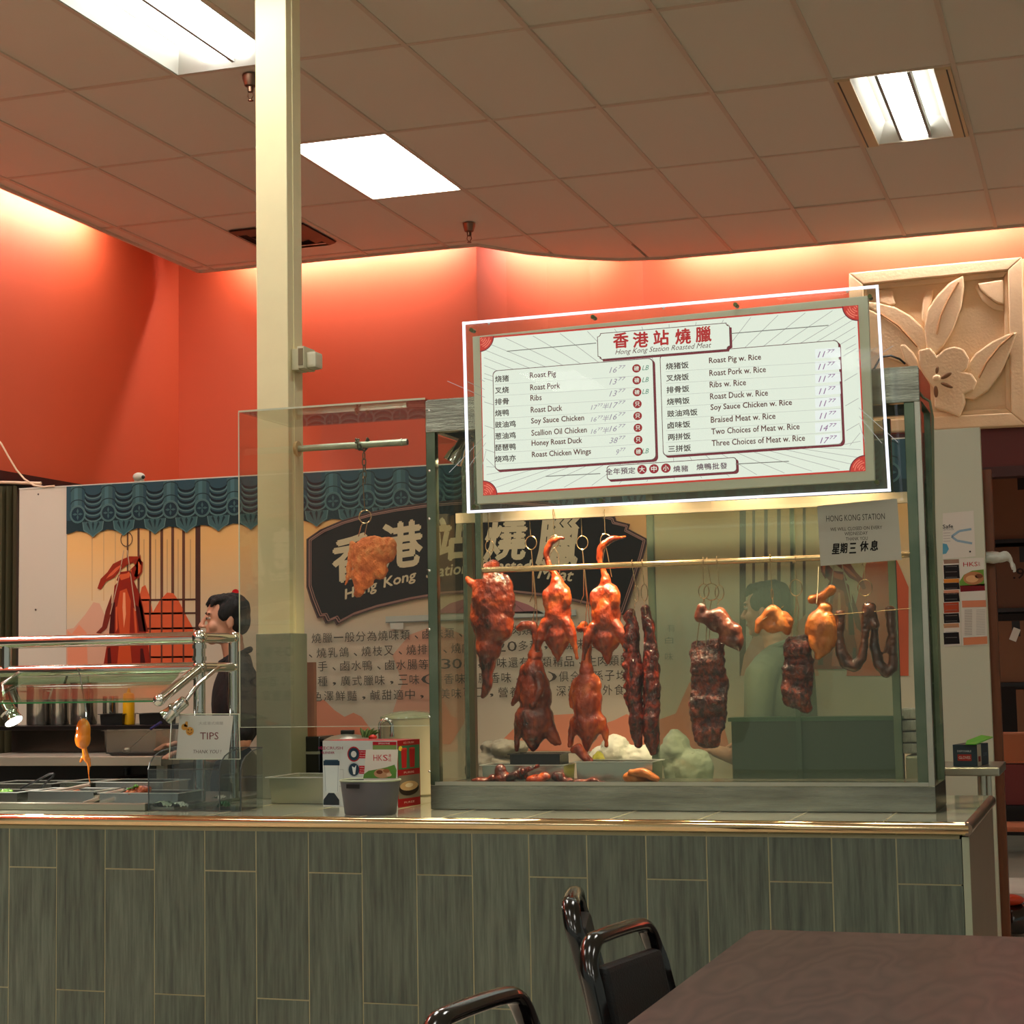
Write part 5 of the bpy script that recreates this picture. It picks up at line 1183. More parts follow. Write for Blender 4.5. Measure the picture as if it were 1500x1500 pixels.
obj('appliance_body', MB().box((xa_, YW2-.05, CT+.001), (xb_, YW2+.1, P(460, 1078, YW2).z)), M_BLACKG, blk, bevel=.006)
obj('steel_band', MB().box((xa_-.001, YW2-.053, P(460, 1104, YW2).z), (xb_+.001, YW2-.049, P(460, 1100, YW2).z)), M_STEEL, blk)
YFc = 6.75
t = thing('faucet', 'chrome swan-neck faucet behind the blender carton', 'faucet', P(556, 1090, YFc))
fc = P(565.5, 1064, YFc); R_ = S(10, YFc); pts = [Vector((fc.x-R_, YFc, CT))]+[Vector((fc.x-R_*math.cos(math.radians(a_)), YFc, fc.z+R_*math.sin(math.radians(a_)))) for a_ in range(0, 181, 15)]+[Vector((fc.x+R_, YFc, fc.z-.03))]
obj('spout', MB().tube(pts, .0085, 12), M_CHROME, t, smooth=True); obj('faucet_base', MB().lathe(Vector((fc.x-R_, YFc, CT)), [(.022, 0), (.02, .012), (.01, .016)], 16), M_CHROME, t, smooth=True)
obj('spout_tip', MB().tube([pts[-1], pts[-1]-Vector((0, 0, .012))], .011, 12), M_CHROME, t, smooth=True)
for k, (x, y, r, col_, lb) in enumerate(((541, 1073, 9, (70, 96, 48), 'bunch of dark greens poking up behind the blender carton'), (549, 1080, 6, (176, 40, 34), 'small red pepper behind the blender carton, beside the faucet'))):
    Yg = 6.7
    c = P(x, y, Yg)
    if k == 0:
        mb = MB()
        for j in range(9):
            a_ = P(532+j*1.2, 1080, Yg, .01*(j % 3)); e_ = P(528+j*3.4, 1066+(j % 3)*3, Yg, .01*(j % 2)); mb.tube([a_, (a_+e_)/2+Vector((0, 0, .006)), e_], [.004, .007, .001], 6)
        g = thing('green_vegetables', lb, 'vegetables', (c.x, Yg, CT+.1)); obj('leaves', mb, mat('leaf_green', col_, .5), g, smooth=True)
        obj('bowl', MB().lathe(Vector((c.x, Yg+.01, CT+.001)), [(.03, 0), (.06, .09), (.056, .09), (.028, .006)], 20), M_STEEL, g, smooth=True)
    else: single('red_pepper', MB().ell((c.x, Yg-.02, c.z), (.018, .015, .012), 12), mat('pepper_red', col_, .25), lb, 'pepper', smooth=True)

# ---- steam table and trays at the left
ZS = CT
st = thing('steam_table', 'stainless steam table surface let into the counter at the left', 'steam table', P(110, 1185, 6.1))
xs0, xs1 = P(-40, 1180, 6.05).x, P(226, 1180, 6.05).x
obj('front_flange', MB().box((xs0, 5.98, CT+.001), (xs1, 6.02, CT+.028)), M_STEEL, st, bevel=.003)
obj('deck', MB().box((xs0, 6.02, CT+.001), (xs1+.1, 6.9, CT+.012)), M_STEEL, st)
TR = mat('tray_steel', (180, 182, 176), .2, .95)
def food(parts, mt, lb, name, cat, Y, seed, **k): return meat(name, lb, cat, Y, parts, mt, seed=seed, vox=.004, **k)
tray('food_tray', 'shallow steel tray with tongs resting on it, middle of the steam table', 37, 138, 1160, 1173, 6.08, .2, TR, z0=CT+.02, taper=.95)
tray('food_tray', 'shallow steel tray with green topped stew, right end of the steam table', 142, 262, 1163, 1175, 6.08, .2, TR, z0=CT+.02, taper=.95)
tray('food_tray', 'shallow steel tray cut by the left edge of the picture', -60, 26, 1162, 1171, 6.10, .2, TR, z0=CT+.02, taper=.95)
tray('food_tray', 'rear steel tray behind the tongs, left one of the back row', -20, 76, 1149, 1158, 6.40, .22, TR, z0=CT+.02, taper=.95)
tray('food_tray', 'rear steel tray behind the orange cuttlefish tentacle', 84, 132, 1147, 1158, 6.40, .22, TR, z0=CT+.02, taper=.95)
tray('food_tray', 'rear steel tray behind the green topped stew', 136, 240, 1147, 1160, 6.40, .22, TR, z0=CT+.02, taper=.95)
STEW = meatmat('stew', (96, 30, 12), (190, 74, 30), (228, 130, 70), sc_=60); LEAF = meatmat('herbs', (26, 60, 16), (70, 130, 36), (120, 170, 60), sc_=60)
food([e3(6.14, 200, 1161, 22, 6, 20), e3(6.14, 210, 1157, 12, 7, 14)], STEW, 'reddish brown stewed meat heaped in the right food tray', 'stewed_meat', 'stew', 6.14, 30, noise_amt=.006, noise_sc=70)
food([e3(6.11, 192, 1155, 7, 3, 8), e3(6.11, 198, 1152, 5, 3, 6)], LEAF, 'chopped green herbs on top of the stewed meat', 'herbs', 'herbs', 6.11, 31, noise_amt=.005, noise_sc=90)
food([e3(6.15, 110, 1160, 9, 3.5, 12)], STEW, 'small orange heap of food in the middle tray below the cuttlefish', 'stewed_meat', 'stew', 6.15, 32, noise_amt=.004, noise_sc=80)
food([e3(6.15, 6, 1160, 14, 4, 14)], LEAF, 'green and white vegetables in the tray at the left edge', 'cooked_vegetables', 'vegetables', 6.15, 33, noise_amt=.005, noise_sc=80)
def tongs(pts, pts2, lb, mt=M_STEEL):
    t = thing('tongs', lb, 'tongs', pts[0]); obj('arm', MB().tube(pts, .0045, 8), mt, t, smooth=True); obj('arm', MB().tube(pts2, .0045, 8), mt, t, smooth=True)
tongs([P(30, 1155, 6.2), P(55, 1143, 6.2), P(72, 1134, 6.2), P(79, 1133, 6.2)], [P(79, 1133, 6.2), P(77, 1138, 6.2), P(68, 1146, 6.2), P(60, 1154, 6.2)], 'dark tongs with a bent loop end lying across the rear left tray', M_BLACKP)
tongs([P(60, 1160, 6.12), P(100, 1155, 6.12), P(132, 1148, 6.12)], [P(132, 1150, 6.12), P(100, 1158, 6.12), P(62, 1163, 6.12)], 'steel tongs lying across the middle food tray')
tongs([P(122, 1176, 6.03), P(134, 1172, 6.03), P(145, 1168, 6.03)], [P(124, 1178, 6.03), P(136, 1174, 6.03), P(146, 1170, 6.03)], 'short steel tong ends sticking out over the counter front')
tongs([P(134, 1168, 6.1), P(155, 1162, 6.1), P(182, 1156, 6.1)], [P(136, 1170, 6.1), P(156, 1165, 6.1), P(182, 1157, 6.1)], 'long steel tongs lying on the right food tray')

# ---- back bench with shelf, pots, bottle, tub
YBk2, YB3 = 7.15, 7.55
zed1, zed0 = P(110, 1108, YBk2).z, P(110, 1122, YBk2).z; xb0, xb1 = P(-60, 1115, YBk2).x, P(236, 1115, YBk2).x
bench = thing('back_bench', 'steel kitchen bench with a raised pot shelf behind the food trays', 'bench', ((xb0+xb1)/2, 7.35, 0))
obj('bench_top', MB().box((xb0, YBk2, zed0), (xb1, YB3+.1, zed1)), mat('bench_edge', (200, 190, 170), .35, .6), bench, bevel=.004)
zsh = P(110, 1063, YB3-.12).z
obj('backsplash', MB().box((xb0, YB3+.02, zed1), (P(150, 1100, YB3).x, YB3+.04, zsh)), mat('dark_steel', (92, 84, 78), .22, .9), bench)
obj('pot_shelf', MB().box((xb0, YB3-.12, zsh-.02), (xb1, YB3+.16, zsh)), mat('shelf_dark', (40, 36, 34), .3, .6), bench, bevel=.003)
for x in (xb0+.02, xb1-.04): obj('leg', MB().box((x, YBk2+.03, 0), (x+.035, YBk2+.065, zed0)), M_STEEL, bench)
for x in (xb0+.02, xb1-.04): obj('leg', MB().box((x, YB3+.03, 0), (x+.035, YB3+.065, zed0)), M_STEEL, bench)
obj('under_panel', MB().box((xb0, YBk2+.1, .5), (xb1, YBk2+.12, zed0)), mat('bench_dark', (26, 24, 24), .5), bench)
obj('valve', MB().tube([P(185, 1125, YBk2+.09), P(185, 1150, YBk2+.09)], .012, 10), M_BLACKP, bench, smooth=True)
obj('valve_handle', MB().tube([P(172, 1138, YBk2+.08), P(214, 1136, YBk2+.08)], .006, 8), M_BLACKP, bench, smooth=True)
YPo = 7.6
for (x0_, x1_, yt, lb) in ((42, 74, 1004, 'tall steel stock pot at the left of the pot shelf'), (76, 100, 1002, 'narrow steel pot second from the left on the pot shelf'), (106, 140, 1000, 'steel utensil pot holding ladle handles on the pot shelf'), (152, 172, 1020, 'small steel canister left of the black tray on the pot shelf')):
    pot('stock_pot', lb, x0_, x1_, yt, 1062, YPo, mat('pot_steel', (190, 184, 172), .18, .95), None, zsh+.001, ears=x0_ == 42)
for (x, y0_, x2, y2, lb) in ((92, 1010, 100, 984, 'dark ladle handle leaning out of the utensil pot'), (131, 1015, 128, 990, 'grey spatula handle standing behind the shelf glass')):
    single('ladle', MB().tube([P(x, 1050, YPo-.0), P(x, y0_, YPo), P(x2, y2, YPo)], .006, 8), M_BLACKP if x == 92 else M_STEEL, lb, 'ladle', smooth=True)
YSq = 7.5
c = P(188.5, 1060, YSq); c.z = zsh+.001; zq = P(188, 1008, YSq).z-c.z; rq = S(9.3, YSq)
t = thing('squeeze_bottle', 'yellow plastic squeeze bottle on the pot shelf', 'bottle', c); M_Y = mat('bottle_yellow', (236, 172, 14), .35)
obj('bottle_body', MB().lathe(c, [(rq*.96, 0), (rq, .006), (rq, zq*.74), (rq*.93, zq*.8)], 24), M_Y, t, smooth=True)
obj('bottle_cap', MB().lathe(c, [(rq*.95, zq*.8), (rq*.9, zq*.85), (rq*.35, zq*.88), (rq*.16, zq)], 24), M_Y, t, smooth=True)
def bl_tray(x0_, x1_, yt, yb, Y, lb, z0): tray('black_tray', lb, x0_, x1_, yt, yb, Y, .14, M_BLACKP, z0=z0, taper=.85)
bl_tray(143, 180, 1047, 1060, 7.44, 'black plastic tray left of the yellow bottle on the pot shelf', zsh+.001); bl_tray(200, 240, 1046, 1060, 7.44, 'black plastic tray right of the yellow bottle on the pot shelf', zsh+.001)
YPc = 7.2
t = tray('plastic_tub', 'clear plastic food tub with a ladle in it on the steel bench', 148, 230, 1071, 1108, YPc, .2, glass('tub_clear', (232, 230, 222), 2., .05, .12, (220, 205, 190)), z0=zed1+.008, rim=.01, taper=.86)
bl_tray(155, 250, 1104, 1111, YPc-.03, 'flat black tray under the clear plastic tub', zed1+.001)
t = thing('ladle', 'steel ladle with a blue grip resting in the clear plastic tub', 'ladle', P(186, 1102, YPc+.08))
obj('handle', MB().tube([P(190, 1096, YPc+.08), P(222, 1068, YPc+.06)], .0035, 8), M_STEEL, t, smooth=True)
obj('grip', MB().tube([P(221, 1068, YPc+.06), P(236, 1058, YPc+.05)], .007, 8), mat('grip_blue', (58, 54, 110), .4), t, smooth=True)
obj('bowl', MB().ell(P(186, 1099, YPc+.08), (.02, .018, .014), 14), M_STEEL, t, smooth=True)

# ---- tips box and sign
YTp = 6.0
tb = thing('tips_box', 'clear acrylic box holding banknotes, at the counter edge', 'box', P(290, 1192, YTp))
M_BOX = glass('box_acrylic', (240, 243, 243), 1.6, .03, .012, (170, 176, 176)); M_BEDGE = mat('box_edge', (70, 76, 78), .15, coat=.5)
bz = CT+.001; xa_, xm_, xb_ = P(217, 1150, YTp).x, P(321, 1150, YTp).x, P(352, 1150, YTp).x; zf = P(260, 1127, YTp).z; zbk = P(260, 1103, YTp+.18).z+.02
obj('front_wall', MB().box((xa_, YTp, bz), (xm_, YTp+.003, zf)), M_BOX, tb)
obj('back_wall', MB().box((xa_, YTp+.18, bz), (xb_, YTp+.183, zbk)), M_BOX, tb)
obj('floor_panel', MB().box((xa_, YTp, bz), (xb_, YTp+.18, bz+.003)), M_BOX, tb)
def curved(x):
    pts = [Vector((x, YTp, bz)), Vector((x, YTp, zf))]+[Vector((x, YTp+.18*math.sin(math.radians(a_)), zf+(zbk-zf)*(1-math.cos(math.radians(a_))))) for a_ in (25, 50, 70, 90)][0:0]
    pts += [Vector((x, YTp+.18*(1-math.cos(math.radians(a_))), zf+(zbk-zf)*math.sin(math.radians(a_)))) for a_ in (20, 40, 60, 90)]+[Vector((x, YTp+.18, bz))]
    return pts
for x, nm in ((xa_, 'side_wall'), (xm_, 'divider'), (xb_, 'side_wall')):
    cpts = curved(x); obj(nm, MB().prism(cpts, (.003, 0, 0)), M_BOX, tb)
    obj('edge_line', MB().tube([p+Vector((.0015, 0, 0)) for p in cpts[:-1]], .0024, 6), M_BEDGE, tb)
for p, q_ in (((xa_, YTp, zf), (xm_, YTp, zf)), ((xa_, YTp, bz+.001), (xm_, YTp, bz+.001)), ((xa_, YTp+.181, zbk), (xb_, YTp+.181, zbk)), ((xm_, YTp, bz+.001), (xb_, YTp+.0, bz+.001))): obj('edge_line', MB().tube([p, q_], .002, 6), M_BEDGE, tb)
for k, (x, y, w_, h_, c_, lb) in enumerate(((238, 1186, 20, 8, (150, 168, 140), 'crumpled pale green banknote at the front left in the tips box'), (262, 1183, 16, 6, (170, 178, 158), 'flattened pale banknote in the middle of the tips box'), (328, 1176, 9, 9, (60, 108, 72), 'folded green banknote in the right pocket of the tips box'), (322, 1154, 9, 4, (190, 190, 176), 'small pale paper slip standing in the right pocket of the tips box'))):
    c = P(x, y, YTp+.06); c.z = bz+.006+(.03 if k == 3 else 0); hw_ = S(w_, YTp)/2*1.3; mb = MB(); n_ = 6
    V_ = [[mb.bm.verts.new((c.x-hw_+2*hw_*i/n_, c.y-.03+.06*j/n_, c.z+abs(math.sin(i*1.9+j*1.3+k))*.012+(S(h_, YTp)*.8*math.sin(math.pi*i/n_)))) for i in range(n_+1)] for j in range(n_+1)]
    for j in range(n_):
        for i in range(n_): mb.bm.faces.new((V_[j][i], V_[j][i+1], V_[j+1][i+1], V_[j+1][i]))
    single('banknote', mb, mat('note_%d' % k, c_, .7), lb, 'banknote')
ts = thing('tips_sign', 'clear acrylic holder with a white TIPS sheet standing in the tips box', 'sign', P(300, 1115, YTp+.12))
YSg = YTp+.13
hq = [P(x, y, YSg) for x, y in ((252, 1046), (350, 1046), (352, 1112), (248, 1112))]
obj('holder', MB().prism(hq, (0, .004, 0)), M_BOX, ts)
obj('holder_stem', MB().box((hq[3].x+.04, YSg+.005, bz+.004), (hq[2].x-.04, YSg+.008, hq[3].z+.002)), M_BOX, ts)
for i in range(4): obj('holder_edge', MB().tube([hq[i]+Vector((0, -.001, 0)), hq[(i+1) % 4]+Vector((0, -.001, 0))], .0018, 6), mat('pane_edge', (206, 212, 186), .25), ts)
sq = [P(x, y, YSg-.0015) for x, y in ((263, 1048), (342, 1048), (334, 1112), (258, 1111))]; obj('sheet', MB().prism(sq, (0, .001, 0)), mat('tips_paper', (198, 200, 190), .6), ts)
A = PArt(YSg-.002, .0003)
A.ptext('TIPS', 293, 320, 1078, 11, (110, 56, 60), 0); A.ptext('THANK YOU !', 283, 324, 1101, 5.5, (90, 70, 66), .01, .2); A.ptext('大成港式燒臘', 291, 327, 1059.5, 5, (150, 150, 144))
A.pdisc(278, 1071, 6.5, (206, 150, 70)); A.pdisc(270, 1065, 5, (206, 150, 70)); A.ppoly([(269, 1064), (272, 1057), (275, 1057), (275, 1065)], (206, 150, 70)); A.up()
A.pdisc(276, 1069, 1, (40, 30, 24)); A.pdisc(280.5, 1069, 1, (40, 30, 24)); A.parc(278, 1071, 3.6, .9, (110, 40, 30), 200, 340)
A.build('tips_print', PRINT, ts)

# ================================================================== PEOPLE
SKIN = mat('skin', (226, 164, 132), .5, sss=.0, var=.08, scale=12); HAIR = mat('hair_black', (13, 11, 11), .75, bump=.6, bscale=120, stretch=(1, 1, .3))
def person(hc, yaw, label, shirt, nm_shirt, eye_z_off=0):
    """hc = centre of the head; yaw = direction faced, radians from +x"""
    G = Matrix.Translation(hc) @ Matrix.Rotation(yaw, 4, 'Z')
    V = lambda x, y, z: G @ Vector((x, y, z))
    root = thing('person', label, 'person', (hc.x, hc.y, 0)); H = hc.z
    def el(c, r): 
        return ('m', G @ Matrix.Translation(Vector(c)) @ Matrix.Diagonal((*r, 1)))
    def ch_(pts, rr): return ('c', [V(*p) for p in pts], list(rr))
    def build(parts, vox, **k):
        bm = bmesh.new()
        pts = []
        for pr in parts:
            if pr[0] == 'm': bmesh.ops.create_icosphere(bm, subdivisions=3, radius=1, matrix=pr[1])
            else: pts.append(pr)
        me = bpy.data.meshes.new('h'); 
        for pr in pts:
            P_, R_ = pr[1], pr[2]
            for i in range(len(P_)-1):
                n = max(2, int((P_[i+1]-P_[i]).length/(min(R_[i], R_[i+1])*.5)))
                for t in range(n+1): bmesh.ops.create_icosphere(bm, subdivisions=2, radius=R_[i]*(1-t/n)+R_[i+1]*t/n, matrix=Matrix.Translation(P_[i].lerp(P_[i+1], t/n)))
        bm.to_mesh(me); bm.free(); o = bpy.data.objects.new('h', me); COL.objects.link(o)
        md = o.modifiers.new('r', 'REMESH'); md.mode = 'VOXEL'; md.voxel_size = vox
        md = o.modifiers.new('s', 'SMOOTH'); md.factor = .5; md.iterations = k.get('it', 3)
        m2 = bpy.data.meshes.new_from_object(o.evaluated_get(bpy.context.evaluated_depsgraph_get())); bpy.data.objects.remove(o); return m2
    hip = -(H*.50); sh = -.24
    head = [el((-.005, 0, .02), (.093, .074, .095)), el((.02, 0, -.045), (.07, .06, .065)), el((.062, 0, -.092), (.024, .028, .02)), ch_([(.088, 0, .022), (.1, 0, -.0), (.112, 0, -.026)], (.007, .009, .013)),
            el((.1, .013, -.03), (.009, .008, .007)), el((.1, -.013, -.03), (.009, .008, .007)), el((.078, .03, .03), (.014, .022, .007)), el((.078, -.03, .03), (.014, .022, .007)), el((.058, .04, -.03), (.026, .024, .026)), el((.058, -.04, -.03), (.026, .024, .026)),
            el((.084, 0, -.058), (.011, .022, .005)), el((.082, 0, -.068), (.011, .019, .006)), el((-.012, .075, -.015), (.016, .008, .03)), el((-.012, -.075, -.015), (.016, .008, .03)),
            ch_([(-.02, 0, -.06), (-.035, 0, -.15), (-.045, 0, -.22)], (.056, .052, .06))]
    body = head+[el((-.05, 0, sh-.13), (.10, .15, .2)), el((-.05, 0, hip+.05), (.11, .155, .2)), ch_([(-.05, .14, sh), (-.05, .19, sh-.04), (-.05, .235, sh-.3), (.08, .2, sh-.36), (.16, .19, sh-.34)], (.05, .055, .042, .034, .026)),
            ch_([(-.05, -.14, sh), (-.05, -.19, sh-.04), (-.05, -.235, sh-.3), (.1, -.2, sh-.34), (.18, -.19, sh-.32)], (.05, .055, .042, .034, .026))]
    for s_ in (-1, 1):
        body += [ch_([(-.05, s_*.09, hip), (-.04, s_*.1, hip*.5-H*.5+.02), (-.06, s_*.1, -H+.1)], (.085, .06, .042)), ch_([(-.06, s_*.1, -H+.06), (.05, s_*.1, -H+.04), (.12, s_*.11, -H+.035)], (.04, .035, .03))]
        w0 = (.16 if s_ > 0 else .18); wz = sh-(.34 if s_ > 0 else .32); y0_ = s_*.19
        for j, (dy, L_) in enumerate(((-.024, .07), (-.008, .08), (.008, .076), (.023, .062))): body.append(ch_([(w0+.03, y0_+dy, wz), (w0+.05+L_*.5, y0_+dy*1.1, wz-.006), (w0+.05+L_, y0_+dy*1.1, wz-.028)], (.0105, .009, .0075)))
        body.append(ch_([(w0+.01, y0_-s_*.02, wz), (w0+.045, y0_-s_*.045, wz+.004), (w0+.07, y0_-s_*.05, wz-.006)], (.013, .011, .009)))
    m = build(body, .0055, it=2); bo = obj('body', m, SKIN, root, smooth=True)
    shm = build([el((-.05, 0, sh-.14), (.118, .17, .21)), el((-.05, 0, hip+.1), (.125, .17, .2)), ch_([(-.05, .0, -.2), (-.05, .13, sh+.0), (-.05, .19, sh-.04), (-.05, .235, sh-.26)], (.072, .066, .07, .058)), ch_([(-.05, 0, -.2), (-.05, -.13, sh+.0), (-.05, -.19, sh-.04), (-.05, -.235, sh-.26)], (.072, .066, .07, .058))], .009)
    obj('shirt', shm, mat(nm_shirt, shirt, .8, bump=.2, bscale=40), root, smooth=True)
    mb = MB(); pts = [V(-.042+.066*math.cos(a), .068*math.sin(a), -.165-.03*math.cos(a)) for a in [2*math.pi*k/20 for k in range(20)]]; mb.tube(pts, .014, 8, closed=True)
    obj('collar', mb, mat(nm_shirt, shirt, .8), root, smooth=True)
    tr_ = build([ch_([(-.05, s_*.09, hip), (-.04, s_*.1, hip*.5-H*.5+.02), (-.06, s_*.1, -H+.1)], (.1, .075, .06)) for s_ in (-1, 1)], .012)
    obj('trousers', tr_, mat('trousers_black', (20, 20, 22), .8), root, smooth=True)
    hm = build([el((-.022, 0, .04), (.09, .083, .085)), el((.018, 0, .088), (.062, .068, .03)), el((-.05, 0, .0), (.062, .074, .075)), el((.012, .072, .03), (.03, .012, .04)), el((.012, -.072, .03), (.03, .012, .04)),
        ch_([(.062, -.045, .085), (.08, -.05, .062)], (.014, .005)), ch_([(.066, -.015, .094), (.088, -.02, .068)], (.015, .005)), ch_([(.066, .02, .094), (.087, .018, .07)], (.015, .005)), ch_([(.058, .05, .08), (.074, .052, .058)], (.014, .005))], .005, it=1)
    for v in hm.vertices:
        p = v.co; v.co = p+v.normal*(noise.noise(Vector((p.x*60, p.y*60, p.z*16)))*.006)
    obj('hair', hm, HAIR, root, smooth=True)
    for s_ in (-1, 1):
        ey_ = obj('eye', MB().ell(V(.079, s_*.03, .008), (.0118, .0115, .0062), 12, G.to_3x3()), mat('eye_white', (220, 210, 200), .2), root, smooth=True)
        obj('iris', MB().ell(V(.0885, s_*.031, .006), (.004, .0055, .0055), 10, G.to_3x3()), M_BLACKG, ey_, smooth=True)
        obj('eyebrow', MB().tube([V(.087, s_*.014, .026), V(.089, s_*.03, .032), V(.078, s_*.048, .026)], .0035, 6), HAIR, root, smooth=True)
        obj('eyelid', MB().tube([V(.087, s_*.017, .012), V(.0905, s_*.03, .0165), V(.083, s_*.044, .011)], .003, 6), SKIN, root, smooth=True)
    obj('lips', MB().tube([V(.086, -.02, -.0635), V(.0945, 0, -.062), V(.086, .02, -.0635)], .0045, 6), mat('lip', (160, 84, 70), .5), root, smooth=True)
    return root
YPn = 7.32
person(P(331, 908, YPn), math.radians(212), 'person with short black hair in a black shirt looking left behind the chrome tubes', (20, 20, 22), 'shirt_black')
person(P(1124, 893, 7.44), math.radians(165), 'person with black hair and pale shirt seen through the hazy rear glass behind the wing', (120, 124, 108), 'shirt_pale')

# ================================================================== BEHIND THE DISPLAY CASE
YB5 = 7.02
xa_, xb_ = P(1072, 1100, YB5).x, P(1320, 1100, YB5).x
t = thing('back_cabinet', 'dark green-grey cabinet behind the right half of the display case', 'cabinet', ((xa_+xb_)/2, YB5+.1, 0))
obj('cabinet_body', MB().box((xa_, YB5, 0), (xb_, YB5+.12, P(1200, 1056, YB5).z)), mat('cabinet_green', (44, 56, 42), .4), t, bevel=.004)
obj('cabinet_top', MB().box((xa_-.01, YB5-.01, P(1200, 1056, YB5).z), (xb_+.01, YB5+.13, P(1200, 1050, YB5).z)), mat('cabinet_top', (66, 108, 74), .3), t)
YBg = 6.8
BAG = mat('white_bag', (206, 208, 196), .5, bump=.5, bscale=25)
def bag(parts, lb, seed, name='plastic_bag', mt=BAG, cat='bag', Y=YBg): return meat(name, lb, cat, Y, parts, mt, seed=seed, vox=.008, noise_amt=.012, noise_sc=22, smooth_it=2, fine=.003)
bag([e3(YBg, 905, 1105, 24, 28, 24), e3(YBg, 935, 1115, 30, 26, 26), e3(YBg, 880, 1120, 20, 24, 22), e3(YBg, 910, 1150, 44, 26, 28)], 'heap of white plastic bags behind the two lower ducks', 40)
bag([e3(6.86, 990, 1100, 22, 30, 22), e3(6.86, 1010, 1130, 36, 34, 26)], 'white plastic bag right of the pork strips behind the glass', 41, Y=6.86)
bag([e3(6.8, 740, 1095, 36, 14, 24), e3(6.8, 720, 1130, 40, 30, 28)], 'grey plastic bag lying behind the chopped meats at the case left', 42, mt=mat('grey_bag', (120, 116, 104), .6, bump=.4, bscale=25))
bag([e3(6.66, 878, 1138, 12, 38, 8)], 'small yellow-green packet behind the lower right duck', 43, 'packet', mat('packet_green', (150, 150, 50), .5), 'packet', 6.62)
for k in range(4):
    Yk = 7.05
    a, b = P(1316, 1038+17*k, Yk), P(1345+8, 1053+17*k, Yk)
    single('wrapped_stack', MB().box((a.x+.003*k, Yk, b.z), (b.x, Yk+.16, a.z)), mat('wrap_grey', (186, 186, 172), .4, var=.35, scale=30, stretch=(4, 1, 1)), 'plastic wrapped stack of foam lids right of the cabinet, %s of four' % ('topmost', 'second from the top', 'third from the top', 'lowest')[k], 'wrapped lids', bevel=.006)
a, b = P(1326, 1107, 7.0), P(1372, 1150, 7.0)
single('steel_sink', MB().box((a.x, 7.0, CT*.0+.0), (b.x, 7.24, a.z)), M_STEEL, 'steel sink unit seen through the lower right corner of the case', 'sink', bevel=.01)
# support for the things behind the case
single('prep_table', MB().box((P(690, 1150, 7.02).x+.0, 7.02, .0), (xa_-.05, 7.14, CT-.02)), mat('prep_steel', (120, 122, 110), .35, .6), 'steel prep table standing behind the counter, mostly hidden', 'table', bevel=.003)

# ================================================================== RIGHT: POST, FLYERS, STORE ROOM
YPt = 9.65
pl, pr_ = -.86, -.588; zpt = P(1433, 626, YPt).z
post = thing('partition_post', 'pale green-white partition end with menus taped to it, right of the case', 'partition', ((pl+pr_)/2, YPt, 0))
obj('post_body', MB().box((pl, YPt, 0), (pr_, YPt+.06, zpt)), mat('post_paint', (196, 200, 176), .5), post, bevel=.002)
a, b = P(1439, 690, YPt+.12), P(1449, 690, YPt+.12)
single('wood_jamb', MB().box((a.x-.03, YPt+.1, 0), (a.x+.045, YPt+.18, P(1440, 688, YPt+.1).z)), mat('wood_jamb', (128, 74, 42), .5, var=.25, scale=8, stretch=(5, 5, .5)), 'brown wooden door jamb directly behind the pale partition end', 'jamb')
fy = thing('certificate', 'white certificate with blue curve taped on the partition end', 'certificate', P(1400, 815, YPt-.003))
obj('sheet', MB().prism([P(x, y, YPt-.002) for x, y in ((1381, 752), (1426, 748), (1429, 815), (1381, 819))], (0, .001, 0)), M_PAPER, fy)
A = PArt(YPt-.0025, .0004)
A.ptext('Safe', 1381, 1396, 771, 5, (50, 60, 60), .03); A.ptext('CERTIFICATION', 1381, 1397, 775.5, 2.6, (110, 120, 120)); A.pline([A.q(*p) for p in ((1423, 775), (1405, 778), (1394, 786), (1402, 792), (1424, 796))], .012, (140, 170, 186)); A.ppoly([(1381, 796), (1387, 797), (1390, 804), (1386, 811), (1381, 812)], (90, 160, 184))
for k in range(4): A.pl([(1382, 781+4*k), (1392, 780.5+4*k)], .7, (170, 160, 150))
A.pdisc(1421, 808, 1.3, (60, 60, 60)); A.build('certificate_print', PRINT, fy)
